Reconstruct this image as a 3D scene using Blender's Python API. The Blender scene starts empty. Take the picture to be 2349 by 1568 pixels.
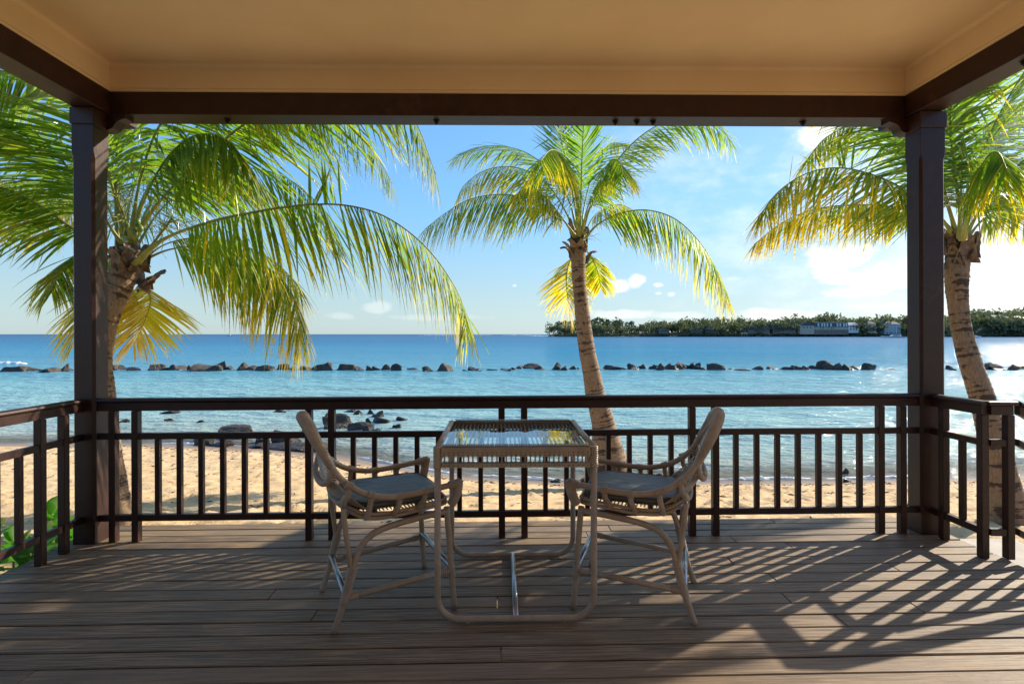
import bpy, math, random
import numpy as np
from mathutils import Vector, Matrix, noise as mnoise

random.seed(7)
RNG = np.random.default_rng(7)
SC = bpy.context.scene
COL = SC.collection
R = math.radians

# ------------------------------------------------------------------ camera
CAM_H = 1.435            # eye height above the deck
YAW = 0.0207             # the camera looks slightly to the right of the veranda axis
FPX, CX, HY, WPX = 1231.0, 1174.5, 766.0, 2349.0     # survey of the photograph (focal length, centre, horizon, width)
cam_d = bpy.data.cameras.new('camera')
cam = bpy.data.objects.new('camera', cam_d)
COL.objects.link(cam)
cam.location = (0, 0, CAM_H)
cam.rotation_euler = (R(90), 0, -YAW)
cam_d.sensor_width = 36.0
cam_d.lens = 36.0 * FPX / WPX
cam_d.shift_y = -(784.0 - HY) / WPX
cam_d.clip_start = 0.05
cam_d.clip_end = 30000
SC.camera = cam

# ------------------------------------------------------------------ light
SUN_AZ = R(60)           # from +Y towards +X
SUN_EL = R(25.5)
world = bpy.data.worlds.new('World')
SC.world = world
world.use_nodes = True
sun_d = bpy.data.lights.new('sun', 'SUN')
sun_d.energy = 5.0
sun_d.angle = R(0.53)
sun_d.color = (1.0, 0.88, 0.71)
sun = bpy.data.objects.new('sun', sun_d)
COL.objects.link(sun)
sdir = Vector((math.sin(SUN_AZ) * math.cos(SUN_EL), math.cos(SUN_AZ) * math.cos(SUN_EL), math.sin(SUN_EL)))
sun.rotation_euler = (-sdir).to_track_quat('-Z', 'Y').to_euler()
sun.location = (30, 20, 20)
SC.view_settings.view_transform = 'Standard'
SC.view_settings.look = 'None'
SC.view_settings.exposure = 0.72
SC.view_settings.gamma = 1.0
SC.view_settings.use_curve_mapping = False
cy = SC.cycles
cy.use_denoising = True
try:
    cy.denoiser = 'OPENIMAGEDENOISE'
    cy.denoising_input_passes = 'RGB_ALBEDO_NORMAL'
    cy.denoising_prefilter = 'ACCURATE'
except Exception:
    pass
cy.max_bounces = 10
cy.diffuse_bounces = 6
cy.glossy_bounces = 4
cy.transmission_bounces = 6
cy.transparent_max_bounces = 16
cy.caustics_reflective = False
cy.caustics_refractive = False
cy.sample_clamp_indirect = 6.0

# ------------------------------------------------------------------ node helper
class NT:
    def __init__(s, tree):
        s.t = tree; s.t.nodes.clear()
    def n(s, typ, inputs=None, **props):
        nd = s.t.nodes.new(typ)
        for k, v in props.items():
            setattr(nd, k, v)
        if inputs:
            for k, v in inputs.items():
                sock = nd.inputs[k]
                if isinstance(v, bpy.types.NodeSocket):
                    s.t.links.new(v, sock)
                else:
                    sock.default_value = v
        return nd
    def math(s, op, a, b=None, c=None, clamp=False):
        nd = s.n('ShaderNodeMath', operation=op, use_clamp=clamp)
        for i, v in enumerate((a, b, c)):
            if v is None: continue
            if isinstance(v, bpy.types.NodeSocket): s.t.links.new(v, nd.inputs[i])
            else: nd.inputs[i].default_value = v
        return nd.outputs[0]
    def mix(s, fac, a, b, blend='MIX'):
        nd = s.n('ShaderNodeMix', data_type='RGBA', blend_type=blend)
        for i, v in ((0, fac), (6, a), (7, b)):
            if isinstance(v, bpy.types.NodeSocket): s.t.links.new(v, nd.inputs[i])
            elif i == 0: nd.inputs[i].default_value = v
            else: nd.inputs[i].default_value = tuple(v) + (1,) if len(v) == 3 else v
        return nd.outputs[2]
    def ramp(s, fac, stops, interp='LINEAR'):
        nd = s.n('ShaderNodeValToRGB')
        cr = nd.color_ramp; cr.interpolation = interp
        while len(cr.elements) < len(stops): cr.elements.new(0.5)
        for e, (p, c) in zip(cr.elements, stops):
            e.position = p
            e.color = (c, c, c, 1) if isinstance(c, (int, float)) else tuple(c) + (1,)
        s.t.links.new(fac, nd.inputs[0])
        return nd.outputs[0]
    def noise(s, vec, scale, detail=3, rough=0.5, out='Fac', dist=0.0):
        nd = s.n('ShaderNodeTexNoise', {'Scale': scale, 'Detail': detail, 'Roughness': rough, 'Distortion': dist})
        if vec is not None: s.t.links.new(vec, nd.inputs['Vector'])
        return nd.outputs[out]
    def mapping(s, vec, scale=(1, 1, 1), loc=(0, 0, 0), rot=(0, 0, 0)):
        nd = s.n('ShaderNodeMapping', {'Scale': scale, 'Location': loc, 'Rotation': rot})
        s.t.links.new(vec, nd.inputs['Vector'])
        return nd.outputs[0]
    def bump(s, h, strength=0.3, dist=0.01, normal=None):
        nd = s.n('ShaderNodeBump', {'Strength': strength, 'Distance': dist, 'Height': h})
        if normal is not None: s.t.links.new(normal, nd.inputs['Normal'])
        return nd.outputs[0]
    def smooth(s, v, a, b):
        nd = s.n('ShaderNodeMapRange', {'Value': v, 'From Min': a, 'From Max': b, 'To Min': 0.0, 'To Max': 1.0},
                 interpolation_type='SMOOTHSTEP')
        return nd.outputs[0]

def material(name):
    m = bpy.data.materials.new(name)
    m.use_nodes = True
    return m, NT(m.node_tree)
def finish(nt, shader):
    nt.n('ShaderNodeOutputMaterial', {'Surface': shader})
def principled(nt, **kw):
    ins = {}
    for k, v in kw.items():
        key = {'color': 'Base Color', 'rough': 'Roughness', 'metal': 'Metallic', 'normal': 'Normal', 'spec': 'Specular IOR Level',
               'coat': 'Coat Weight', 'coat_rough': 'Coat Roughness', 'ior': 'IOR', 'alpha': 'Alpha'}[k]
        if k == 'color' and isinstance(v, (tuple, list)) and len(v) == 3: v = tuple(v) + (1,)
        ins[key] = v
    return nt.n('ShaderNodeBsdfPrincipled', ins).outputs[0]

# ------------------------------------------------------------------ sky
def az_el(px, py):
    u = (px - CX) / FPX; v = (HY - py) / FPX
    az = math.atan(u) + YAW
    el = math.atan2(v, math.hypot(1, u))
    return az, el
w = NT(world.node_tree)
geo = w.n('ShaderNodeNewGeometry')
neg = w.n('ShaderNodeVectorMath', {0: geo.outputs['Incoming']}, operation='SCALE'); neg.inputs['Scale'].default_value = -1
sep = w.n('ShaderNodeSeparateXYZ', {0: neg.outputs[0]})
sx, sy, sz = sep.outputs
az = w.math('ARCTAN2', sx, sy)
el = w.math('ARCSINE', sz)
sky = w.n('ShaderNodeTexSky', sky_type='NISHITA', sun_disc=False, sun_elevation=SUN_EL, sun_rotation=SUN_AZ,
          altitude=0.0, air_density=1.0, dust_density=0.25, ozone_density=3.0)
skc = sky.outputs[0]
# clouds: small fair-weather cumulus low over the sea and a bright veil of cloud on the sun's side
comb = w.n('ShaderNodeCombineXYZ', {0: az, 1: w.math('MULTIPLY', el, 1.9), 2: 0.0}).outputs[0]
n1 = w.noise(comb, 17, 6, 0.62)
n2 = w.noise(comb, 5.5, 4, 0.6)
warp = w.math('MULTIPLY', w.math('SUBTRACT', n1, 0.5), 2.6)
CLOUDS = [(1415, 652, 30, 15, 1), (1461, 644, 21, 14, 1), (1375, 656, 16, 8, .5), (1509, 654, 14, 6, .7), (1510, 672, 9, 4, .4), (1541, 674, 10, 6, .5),
          (1915, 600, 62, 36, .95), (2030, 630, 70, 30, .8), (1965, 672, 60, 14, .7), (2110, 610, 60, 40, .7), (1890, 315, 50, 34, .9),
          (2290, 640, 110, 55, .9), (2250, 700, 160, 22, .6), (870, 705, 30, 14, .28), (785, 725, 30, 9, .18),
          (1420, 722, 70, 12, .5), (1560, 724, 60, 10, .4), (1800, 722, 90, 16, .6), (1680, 640, 20, 5, .3), (1180, 655, 6, 4, .4),
          (1000, 728, 120, 7, .15), (2420, 560, 150, 120, .8), (2010, 700, 90, 12, .5)]
tot = None
for (px, py, wx, wy, st) in CLOUDS:
    a0, e0 = az_el(px, py)
    sxw = wx / FPX; syw = wy / FPX
    dx = w.math('MULTIPLY', w.math('SUBTRACT', az, a0), 1 / sxw)
    dy = w.math('MULTIPLY', w.math('SUBTRACT', el, e0), 1 / syw)
    dd = w.math('SQRT', w.math('ADD', w.math('MULTIPLY', dx, dx), w.math('MULTIPLY', dy, dy)))
    dd = w.math('ADD', dd, warp)
    m_ = w.math('MULTIPLY', w.math('SUBTRACT', 1.0, w.smooth(dd, 0.45, 1.25)), st)
    tot = m_ if tot is None else w.math('MAXIMUM', tot, m_)
# veil towards the sun (everywhere on that side, also outside the picture)
dsun = w.n('ShaderNodeVectorMath', {0: neg.outputs[0], 1: tuple(sdir)}, operation='DOT_PRODUCT').outputs['Value']
veil = w.smooth(dsun, 0.58, 1.02)
veil = w.math('MULTIPLY', veil, w.math('ADD', 0.25, w.smooth(w.math('ADD', w.math('MULTIPLY', n2, .7), w.math('MULTIPLY', n1, .3)), .40, .62)), clamp=True)
veil = w.math('MULTIPLY', veil, 0.48)
tot = w.math('MAXIMUM', tot, veil)
cshade = w.math('ADD', 0.62, w.math('MULTIPLY', w.math('ADD', n1, n2), 0.38))
CLOUD_L = 7.8
ccol = w.n('ShaderNodeVectorMath', {0: w.mix(0.0, (CLOUD_L, CLOUD_L * .985, CLOUD_L * .95), (0, 0, 0))}, operation='SCALE')
w.t.links.new(cshade, ccol.inputs['Scale'])
ground_cut = w.smooth(sz, -0.02, 0.004)
tot = w.math('MULTIPLY', tot, ground_cut)
skc = w.mix(1.0, skc, (0.76, 1.02, 1.14), 'MULTIPLY')
lum = w.n('ShaderNodeRGBToBW', {0: skc}).outputs[0]
# sea haze low over the horizon, the same all the way round
hz = w.math('MULTIPLY', w.math('SUBTRACT', 1.0, w.smooth(sz, -0.02, 0.26)), 0.72)
hzc = w.n('ShaderNodeVectorMath', {0: (0.87, 1.03, 1.12)}, operation='SCALE'); w.t.links.new(w.math('MULTIPLY', lum, .92), hzc.inputs['Scale'])
skc = w.mix(hz, skc, hzc.outputs[0])
sc_ = w.n('ShaderNodeVectorMath', {0: skc}, operation='SCALE'); w.t.links.new(w.math('DIVIDE', 2.2, w.math('ADD', 1.0, w.math('MULTIPLY', lum, .29))), sc_.inputs['Scale'])
skc = sc_.outputs[0]
allc = w.mix(tot, skc, ccol.outputs[0])
bg = w.n('ShaderNodeBackground', {'Color': allc, 'Strength': 0.10})
w.n('ShaderNodeOutputWorld', {'Surface': bg.outputs[0]})

# ------------------------------------------------------------------ survey helpers
FW = Vector((math.sin(YAW), math.cos(YAW), 0)); RT = Vector((math.cos(YAW), -math.sin(YAW), 0)); UP = Vector((0, 0, 1))
CP = Vector((0, 0, CAM_H))
def P(px, py, d):
    """world position of something surveyed at (px, py) in the 2349 px wide photograph, d metres ahead"""
    return CP + FW * d + RT * ((px - CX) / FPX * d) + UP * ((HY - py) / FPX * d)
def depth_on(py, z):
    return FPX * (CAM_H - z) / (py - HY)
def G(px, py, z):
    return P(px, py, depth_on(py, z))
def S(px, py, d):        # same, from 2500 px coordinates
    return P(px * .9396, py * .9396, d)

# ------------------------------------------------------------------ object helpers
def link(o, parent=None):
    COL.objects.link(o)
    if parent is not None: o.parent = parent
    return o
def tag(o, label=None, cat=None, group=None, kind=None):
    if label: o['label'] = label
    if cat: o['category'] = cat
    if group: o['group'] = group
    if kind: o['kind'] = kind
    return o
def thing(name, label, cat, loc=(0, 0, 0), rotz=0, group=None):
    o = bpy.data.objects.new(name, None)
    o.empty_display_size = 0.2
    link(o); o.location = loc; o.rotation_euler = (0, 0, rotz)
    return tag(o, label, cat, group)

class MB:
    def __init__(s):
        s.v = []; s.f = []; s.at = {}; s.mi = []
    def add(s, vs, fs, mi=0, **attrs):
        b = len(s.v)
        s.v.extend([tuple(v) for v in vs])
        s.f.extend([tuple(i + b for i in f) for f in fs])
        s.mi.extend([mi] * len(fs))
        for k, vals in attrs.items():
            lst = s.at.setdefault(k, [])
            lst.extend([0.0] * (b - len(lst)))
            lst.extend(vals)
        return s
    def box(s, c, d, rz=0, rx=0, ry=0, mi=0):
        cx, cy_, cz = c; hx, hy, hz = d[0] / 2, d[1] / 2, d[2] / 2
        M = Matrix.Translation((cx, cy_, cz)) @ Matrix.Rotation(rz, 4, 'Z') @ Matrix.Rotation(ry, 4, 'Y') @ Matrix.Rotation(rx, 4, 'X')
        vs = [M @ Vector((x * hx, y * hy, z * hz)) for x in (-1, 1) for y in (-1, 1) for z in (-1, 1)]
        return s.add(vs, [(0, 1, 3, 2), (4, 6, 7, 5), (0, 4, 5, 1), (2, 3, 7, 6), (0, 2, 6, 4), (1, 5, 7, 3)], mi)
    def bx(s, x0, x1, y0, y1, z0, z1, mi=0):
        return s.box(((x0 + x1) / 2, (y0 + y1) / 2, (z0 + z1) / 2), (x1 - x0, y1 - y0, z1 - z0), mi=mi)
    def cbox(s, x0, x1, y0, y1, z0, z1, c=0.004):
        """box with chamfered edges"""
        vs = []; idx = {}
        for ix, X in ((0, x0), (1, x1)):
            for iy, Y in ((0, y0), (1, y1)):
                for iz, Z in ((0, z0), (1, z1)):
                    sx_ = c if ix == 0 else -c; sy_ = c if iy == 0 else -c; sz_ = c if iz == 0 else -c
                    for a, p in enumerate(((X, Y + sy_, Z + sz_), (X + sx_, Y, Z + sz_), (X + sx_, Y + sy_, Z))):
                        idx[(ix, iy, iz, a)] = len(vs); vs.append(p)
        I = lambda *k: idx[k]
        fs = []
        for i in (0, 1):
            fs.append([I(i, 0, 0, 0), I(i, 1, 0, 0), I(i, 1, 1, 0), I(i, 0, 1, 0)])
            fs.append([I(0, i, 0, 1), I(1, i, 0, 1), I(1, i, 1, 1), I(0, i, 1, 1)])
            fs.append([I(0, 0, i, 2), I(1, 0, i, 2), I(1, 1, i, 2), I(0, 1, i, 2)])
        for a in (0, 1):
            for b in (0, 1):
                fs.append([I(a, b, 0, 0), I(a, b, 1, 0), I(a, b, 1, 1), I(a, b, 0, 1)])
                fs.append([I(a, 0, b, 0), I(a, 1, b, 0), I(a, 1, b, 2), I(a, 0, b, 2)])
                fs.append([I(0, a, b, 1), I(1, a, b, 1), I(1, a, b, 2), I(0, a, b, 2)])
                for d in (0, 1):
                    fs.append([I(a, b, d, 0), I(a, b, d, 1), I(a, b, d, 2)])
        # orient outward
        cen = Vector(((x0 + x1) / 2, (y0 + y1) / 2, (z0 + z1) / 2)); out = []
        for f in fs:
            p = [Vector(vs[i]) for i in f]
            n = (p[1] - p[0]).cross(p[2] - p[0])
            m = sum(p, Vector()) / len(p) - cen
            out.append(tuple(f) if n.dot(m) > 0 else tuple(reversed(f)))
        return s.add(vs, out)
    def tube(s, pts, r, n=8, cap=True, attr=None, mi=0, ell=None):
        """tube along pts; r number or list; ell = (list of flattening factors) squeezes it in the vertical"""
        pts = [Vector(p) for p in pts]; m = len(pts)
        rr = r if isinstance(r, (list, tuple)) else [r] * m
        T = []
        for i in range(m):
            a = pts[max(i - 1, 0)]; b = pts[min(i + 1, m - 1)]
            t = (b - a); T.append(t.normalized() if t.length > 1e-9 else Vector((0, 0, 1)))
        up = Vector((0, 0, 1)) if abs(T[0].z) < 0.9 else Vector((0, 1, 0))
        N = (up - T[0] * up.dot(T[0])).normalized()
        vs = []; al = []; run = 0.0
        for i in range(m):
            if i:
                N = (N - T[i] * N.dot(T[i]))
                N = N.normalized() if N.length > 1e-6 else T[i].orthogonal().normalized()
                run += (pts[i] - pts[i - 1]).length
            B = T[i].cross(N)
            e = ell[i] if ell else 1.0
            for k in range(n):
                a = 2 * math.pi * k / n
                vs.append(pts[i] + N * (math.cos(a) * rr[i] * e) + B * (math.sin(a) * rr[i]))
                al.append(run)
        fs = []
        for i in range(m - 1):
            for k in range(n):
                k2 = (k + 1) % n
                fs.append((i * n + k, i * n + k2, (i + 1) * n + k2, (i + 1) * n + k))
        if cap:
            fs.append(tuple(reversed(range(n)))); fs.append(tuple((m - 1) * n + k for k in range(n)))
        return s.add(vs, fs, mi, along=al) if attr else s.add(vs, fs, mi)
    def cone(s, c, r0, r1, h, n=12, mi=0):
        c = Vector(c)
        return s.tube([c, c + Vector((0, 0, h))], [r0, max(r1, 1e-4)], n, mi=mi)
    def build(s, name, mats, parent=None, smooth=False, local=False, loc=None):
        me = bpy.data.meshes.new(name)
        off = Vector((0, 0, 0))
        if parent is not None and not local: off = Vector(parent.get('_o', (0, 0, 0)))
        if loc is not None: off = Vector(loc)
        vv = np.array(s.v, dtype=np.float64).reshape(-1, 3) - np.array(off)
        me.from_pydata(vv.tolist(), [], s.f)
        if not isinstance(mats, (list, tuple)): mats = [mats]
        for m in mats: me.materials.append(m)
        if any(s.mi): me.polygons.foreach_set('material_index', s.mi)
        if smooth: me.polygons.foreach_set('use_smooth', [True] * len(me.polygons))
        for k, vals in s.at.items():
            vals = list(vals) + [0.0] * (len(s.v) - len(vals))
            a = me.attributes.new(k, 'FLOAT', 'POINT'); a.data.foreach_set('value', vals)
        me.update()
        o = bpy.data.objects.new(name, me)
        link(o, parent)
        if loc is not None: o.location = loc
        return o
def base(o, p):
    """remember the world base point of a thing so that parts given in world coordinates land right"""
    o['_o'] = tuple(p); return o
def catmull(pts, n):
    pts = [Vector(p) for p in pts]
    P_ = [pts[0] * 2 - pts[1]] + pts + [pts[-1] * 2 - pts[-2]]
    lens = [0.0]
    fine = []
    for i in range(1, len(P_) - 2):
        for k in range(16):
            t = k / 16
            p0, p1, p2, p3 = P_[i - 1:i + 3]
            fine.append(0.5 * ((2 * p1) + (p2 - p0) * t + (2 * p0 - 5 * p1 + 4 * p2 - p3) * t * t + (3 * p1 - p0 - 3 * p2 + p3) * t ** 3))
    fine.append(pts[-1].copy())
    for i in range(1, len(fine)): lens.append(lens[-1] + (fine[i] - fine[i - 1]).length)
    out = []; j = 0
    for k in range(n):
        d = lens[-1] * k / (n - 1)
        while j < len(lens) - 2 and lens[j + 1] < d: j += 1
        seg = lens[j + 1] - lens[j]
        t = 0 if seg < 1e-9 else (d - lens[j]) / seg
        out.append(fine[j].lerp(fine[j + 1], min(max(t, 0), 1)))
    return out
def copy_tree(o, parent=None):
    c = o.copy(); link(c, parent)
    for ch in list(o.children): copy_tree(ch, c)
    return c
# ------------------------------------------------------------------ materials
def make_paint():
    m, t = material('dark_stained_wood')
    tc = t.n('ShaderNodeTexCoord').outputs['Object']
    oi = t.n('ShaderNodeObjectInfo').outputs['Random']
    n = t.noise(tc, 9, 4, .6); g = t.noise(t.mapping(tc, (90, 90, 8)), 2.0, 3, .6)
    c = t.mix(t.smooth(n, .3, .75), (.022, .0080, .0058), (.044, .0165, .0115))
    c = t.mix(t.math('MULTIPLY', t.smooth(g, .5, .8), .35), c, (.014, .007, .005))
    wr = t.noise(tc, 3.1, 5, .7)
    c = t.mix(t.math('MULTIPLY', t.smooth(wr, .60, .70), .35), c, (.11, .055, .038))
    sc = t.noise(tc, 60, 2, .7)
    c = t.mix(t.math('MULTIPLY', t.smooth(sc, .70, .78), .5), c, (.22, .16, .12))
    c = t.mix(t.math('MULTIPLY', oi, .35), c, (.045, .019, .013))
    b = t.bump(t.math('ADD', g, t.math('MULTIPLY', n, .6)), .35, .003)
    finish(t, principled(t, color=c, rough=t.math('ADD', .30, t.math('MULTIPLY', n, .25)), normal=b, spec=.35))
    return m
def make_plank():
    m, t = material('weathered_decking')
    tc = t.n('ShaderNodeTexCoord').outputs['Object']
    oi = t.n('ShaderNodeObjectInfo').outputs['Random']
    off = t.n('ShaderNodeCombineXYZ', {0: t.math('MULTIPLY', oi, 37), 1: t.math('MULTIPLY', oi, 91), 2: 0.0}).outputs[0]
    v = t.n('ShaderNodeVectorMath', {0: tc, 1: off}, operation='ADD').outputs[0]
    g = t.noise(t.mapping(v, (1.6, 60, 60)), 1.6, 5, .65)
    g2 = t.noise(t.mapping(v, (5, 160, 40)), 1.2, 3, .6)
    pz = t.noise(v, 2.2, 4, .6)
    fl = t.noise(t.mapping(v, (12, 120, 30)), 3, 2, .6)
    c = t.mix(t.smooth(g, .38, .63), (.125, .084, .047), (.43, .298, .175))
    c = t.mix(t.math('MULTIPLY', t.smooth(g2, .5, .78), .55), c, (.55, .41, .26))
    c = t.mix(t.math('MULTIPLY', t.smooth(pz, .35, .70), .5), c, (.14, .10, .068))
    c = t.mix(t.math('MULTIPLY', t.smooth(fl, .66, .72), .35), c, (.05, .035, .025))
    st = t.noise(t.mapping(v, (.9, 7, 1)), 1.5, 5, .7)
    c = t.mix(t.math('MULTIPLY', t.smooth(st, .52, .66), .5), c, (.085, .058, .036))
    c = t.mix(t.math('MULTIPLY', t.math('FRACT', t.math('MULTIPLY', oi, 7.7)), .5), c, t.mix(oi, (.20, .135, .083), (.42, .31, .20)))
    rib = t.n('ShaderNodeTexWave', {'Vector': v, 'Scale': 46.0, 'Distortion': .6, 'Detail': 1.0}, wave_type='BANDS', bands_direction='Y').outputs['Fac']
    h = t.math('ADD', t.math('MULTIPLY', rib, .5), t.math('ADD', g, t.math('MULTIPLY', g2, .8)))
    c = t.mix(t.math('MULTIPLY', rib, .16), c, (.07, .048, .035))
    finish(t, principled(t, color=c, rough=t.math('ADD', .44, t.math('MULTIPLY', g, .3)), normal=t.bump(h, .55, .004), spec=.45))
    return m
def make_plaster():
    m, t = material('ochre_plaster')
    tc = t.n('ShaderNodeTexCoord').outputs['Object']
    n = t.noise(tc, 1.1, 5, .6); f = t.noise(tc, 30, 3, .6)
    c = t.mix(t.smooth(n, .3, .7), (.77, .59, .365), (.84, .66, .43))
    sp = t.noise(tc, 55, 2, .5)
    c = t.mix(t.math('MULTIPLY', t.smooth(sp, .74, .78), .4), c, (.35, .22, .12))
    finish(t, principled(t, color=c, rough=.8, normal=t.bump(t.math('ADD', n, t.math('MULTIPLY', f, .2)), .3, .012)))
    return m
def simple(name, col, rough=.5, metal=0.0, nscale=20, var=.25, bump=.1, bd=.002, spec=.5, coat=0.0):
    m, t = material(name)
    tc = t.n('ShaderNodeTexCoord').outputs['Object']
    n = t.noise(tc, nscale, 4, .6)
    c2 = tuple(max(0, x * (1 - var)) for x in col)
    c = t.mix(t.smooth(n, .3, .7), c2, col)
    finish(t, principled(t, color=c, rough=rough, metal=metal, normal=t.bump(n, bump, bd), spec=spec, coat=coat))
    return m
def make_rattan():
    m, t = material('sand_rattan')
    tc = t.n('ShaderNodeTexCoord').outputs['Object']
    n = t.noise(tc, 14, 3, .6); f = t.noise(tc, 160, 2, .6)
    c = t.mix(t.smooth(n, .3, .7), (.34, .265, .195), (.43, .335, .25))
    c = t.mix(t.math('MULTIPLY', t.smooth(f, .55, .75), .25), c, (.2, .14, .10))
    finish(t, principled(t, color=c, rough=.38, normal=t.bump(f, .15, .001), spec=.5))
    return m
def make_cushion():
    m, t = material('slate_fabric')
    tc = t.n('ShaderNodeTexCoord').outputs['Object']
    n = t.noise(tc, 6, 3, .6); wv = t.noise(tc, 500, 1, .5)
    fold = t.noise(t.mapping(tc, (4, 14, 4)), 2.2, 2, .5)
    c = t.mix(t.smooth(n, .3, .7), (.078, .080, .078), (.108, .110, .106))
    h = t.math('ADD', t.math('MULTIPLY', fold, 1.6), t.math('MULTIPLY', wv, .1))
    finish(t, principled(t, color=c, rough=.42, normal=t.bump(h, .75, .010), spec=.5))
    return m
def make_sand():
    m, t = material('beach_sand')
    g = t.n('ShaderNodeNewGeometry').outputs['Position']
    at = t.n('ShaderNodeAttribute', attribute_name='wet').outputs['Fac']
    n = t.noise(g, 1.3, 5, .6); f = t.noise(g, 45, 4, .7); ff = t.noise(g, 260, 2, .6)
    c = t.mix(t.smooth(n, .3, .7), (.60, .405, .205), (.72, .505, .28))
    c = t.mix(t.math('MULTIPLY', t.smooth(f, .35, .75), .35), c, (.52, .36, .20))
    deb = t.noise(g, 22, 3, .7, dist=.5)
    c = t.mix(t.math('MULTIPLY', t.smooth(deb, .70, .73), .55), c, (.16, .10, .06))
    c = t.mix(t.smooth(at, .15, .75), c, (.27, .19, .13))
    h = t.math('ADD', t.math('MULTIPLY', t.noise(g, 9, 4, .65), 1.0), t.math('ADD', t.math('MULTIPLY', f, .35), t.math('MULTIPLY', ff, .06)))
    rough = t.math('SUBTRACT', .92, t.math('MULTIPLY', t.smooth(at, .6, 1.0), .62))
    finish(t, principled(t, color=c, rough=rough, normal=t.bump(h, .7, .03), spec=.35))
    return m
def make_water():
    m, t = material('sea_water')
    g = t.n('ShaderNodeNewGeometry').outputs['Position']
    dep = t.n('ShaderNodeAttribute', attribute_name='offshore').outputs['Fac']      # log10 of metres from the shoreline + 1
    alpha = t.n('ShaderNodeAttribute', attribute_name='cover').outputs['Fac']
    pn = t.noise(t.mapping(g, (.012, .05, 1)), 1.0, 4, .6)
    pn2 = t.noise(t.mapping(g, (.10, .30, 1)), 1.0, 4, .65)
    pn3 = t.noise(t.mapping(g, (.0025, .012, 1)), 1.0, 3, .6)
    d = t.math('ADD', dep, t.math('MULTIPLY', t.math('SUBTRACT', pn, .5), .32))
    d = t.math('ADD', d, t.math('MULTIPLY', t.math('SUBTRACT', pn3, .5), .25))
    d4 = t.math('MULTIPLY', d, .25)
    col = t.ramp(d4, [(0.0, (.30, .25, .17)), (.07, (.36, .38, .30)), (.18, (.32, .45, .41)), (.30, (.215, .43, .44)), (.38, (.11, .33, .41)),
                      (.47, (.024, .23, .38)), (.58, (.010, .14, .28)), (.75, (.005, .075, .17)), (1.0, (.007, .06, .135))])
    weed = t.smooth(pn2, .60, .78)
    wmask = t.math('SUBTRACT', 1.0, t.smooth(dep, 1.1, 1.6))
    col = t.mix(t.math('MULTIPLY', t.math('MULTIPLY', weed, wmask), .45), col, (.05, .11, .10))
    # ripples: long-crested, several scales, all real-world sized
    dist = t.n('ShaderNodeVectorMath', {0: g}, operation='LENGTH').outputs['Value']
    h1 = t.noise(t.mapping(g, (.9, 2.2, 1), rot=(0, 0, .25)), 1.0, 4, .62)
    h2 = t.noise(t.mapping(g, (3.2, 7.5, 1), rot=(0, 0, -.2)), 1.0, 3, .6)
    h3 = t.noise(t.mapping(g, (.12, .34, 1), rot=(0, 0, .1)), 1.0, 3, .6)
    h = t.math('ADD', t.math('MULTIPLY', h1, .30), t.math('ADD', t.math('MULTIPLY', h2, .055), t.math('MULTIPLY', h3, .8)))
    far = t.smooth(dist, 12, 300)
    b = t.n('ShaderNodeBump', {'Strength': t.math('SUBTRACT', 1.0, t.math('MULTIPLY', far, .35)), 'Distance': 1.15, 'Height': h}).outputs[0]
    # wave faces turned to the viewer show the body of the water, so the mirror share stays moderate at grazing sight
    fr = t.n('ShaderNodeFresnel', {'IOR': 1.33, 'Normal': b}).outputs[0]
    frm = t.math('MINIMUM', fr, t.math('SUBTRACT', .46, t.math('MULTIPLY', t.smooth(dist, 25, 200), .20)))
    foam = t.noise(t.mapping(g, (2.0, 5.0, 1)), 1.0, 6, .72)
    fm = t.math('MULTIPLY', t.smooth(foam, .46, .54), t.n('ShaderNodeAttribute', attribute_name='foam').outputs['Fac'])
    col = t.mix(fm, col, (.80, .82, .80))
    dif = t.n('ShaderNodeBsdfDiffuse', {'Color': col, 'Normal': b}).outputs[0]
    gl = t.n('ShaderNodeBsdfGlossy', {'Color': (1, 1, 1, 1), 'Roughness': t.math('ADD', .07, t.math('MULTIPLY', far, .12)), 'Normal': b}).outputs[0]
    mx = t.n('ShaderNodeMixShader', {0: frm, 1: dif, 2: gl}).outputs[0]
    tr = t.n('ShaderNodeBsdfTransparent').outputs[0]
    mx = t.n('ShaderNodeMixShader', {0: alpha, 1: tr, 2: mx}).outputs[0]
    finish(t, mx)
    return m
def make_rock():
    m, t = material('black_basalt')
    tc = t.n('ShaderNodeTexCoord').outputs['Object']
    g = t.n('ShaderNodeNewGeometry'); pz = t.n('ShaderNodeSeparateXYZ', {0: g.outputs['Position']}).outputs[2]
    oi = t.n('ShaderNodeObjectInfo').outputs['Random']
    n = t.noise(tc, 2.3, 6, .65); f = t.noise(tc, 9, 5, .7); v = t.n('ShaderNodeTexVoronoi', {'Vector': tc, 'Scale': 3.0}).outputs['Distance']
    c = t.mix(t.smooth(n, .3, .7), (.022, .018, .015), (.080, .063, .048))
    c = t.mix(t.math('MULTIPLY', t.smooth(f, .55, .75),   .5), c, (.17, .13, .09))
    c = t.mix(t.math('MULTIPLY', t.math('MULTIPLY', oi, oi), .35), c, (.17, .115, .075))
    wet = t.math('SUBTRACT', 1.0, t.smooth(t.math('ADD', pz, t.math('MULTIPLY', n, .12)), -1.52, -1.34))
    c = t.mix(t.math('MULTIPLY', wet, .75), c, (.012, .011, .010))
    h = t.math('ADD', t.math('MULTIPLY', n, 1.0), t.math('ADD', t.math('MULTIPLY', f, .4), t.math('MULTIPLY', v, .3)))
    finish(t, principled(t, color=c, rough=t.math('SUBTRACT', .8, t.math('MULTIPLY', wet, .5)), normal=t.bump(h, .8, .12), spec=.5))
    return m
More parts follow.
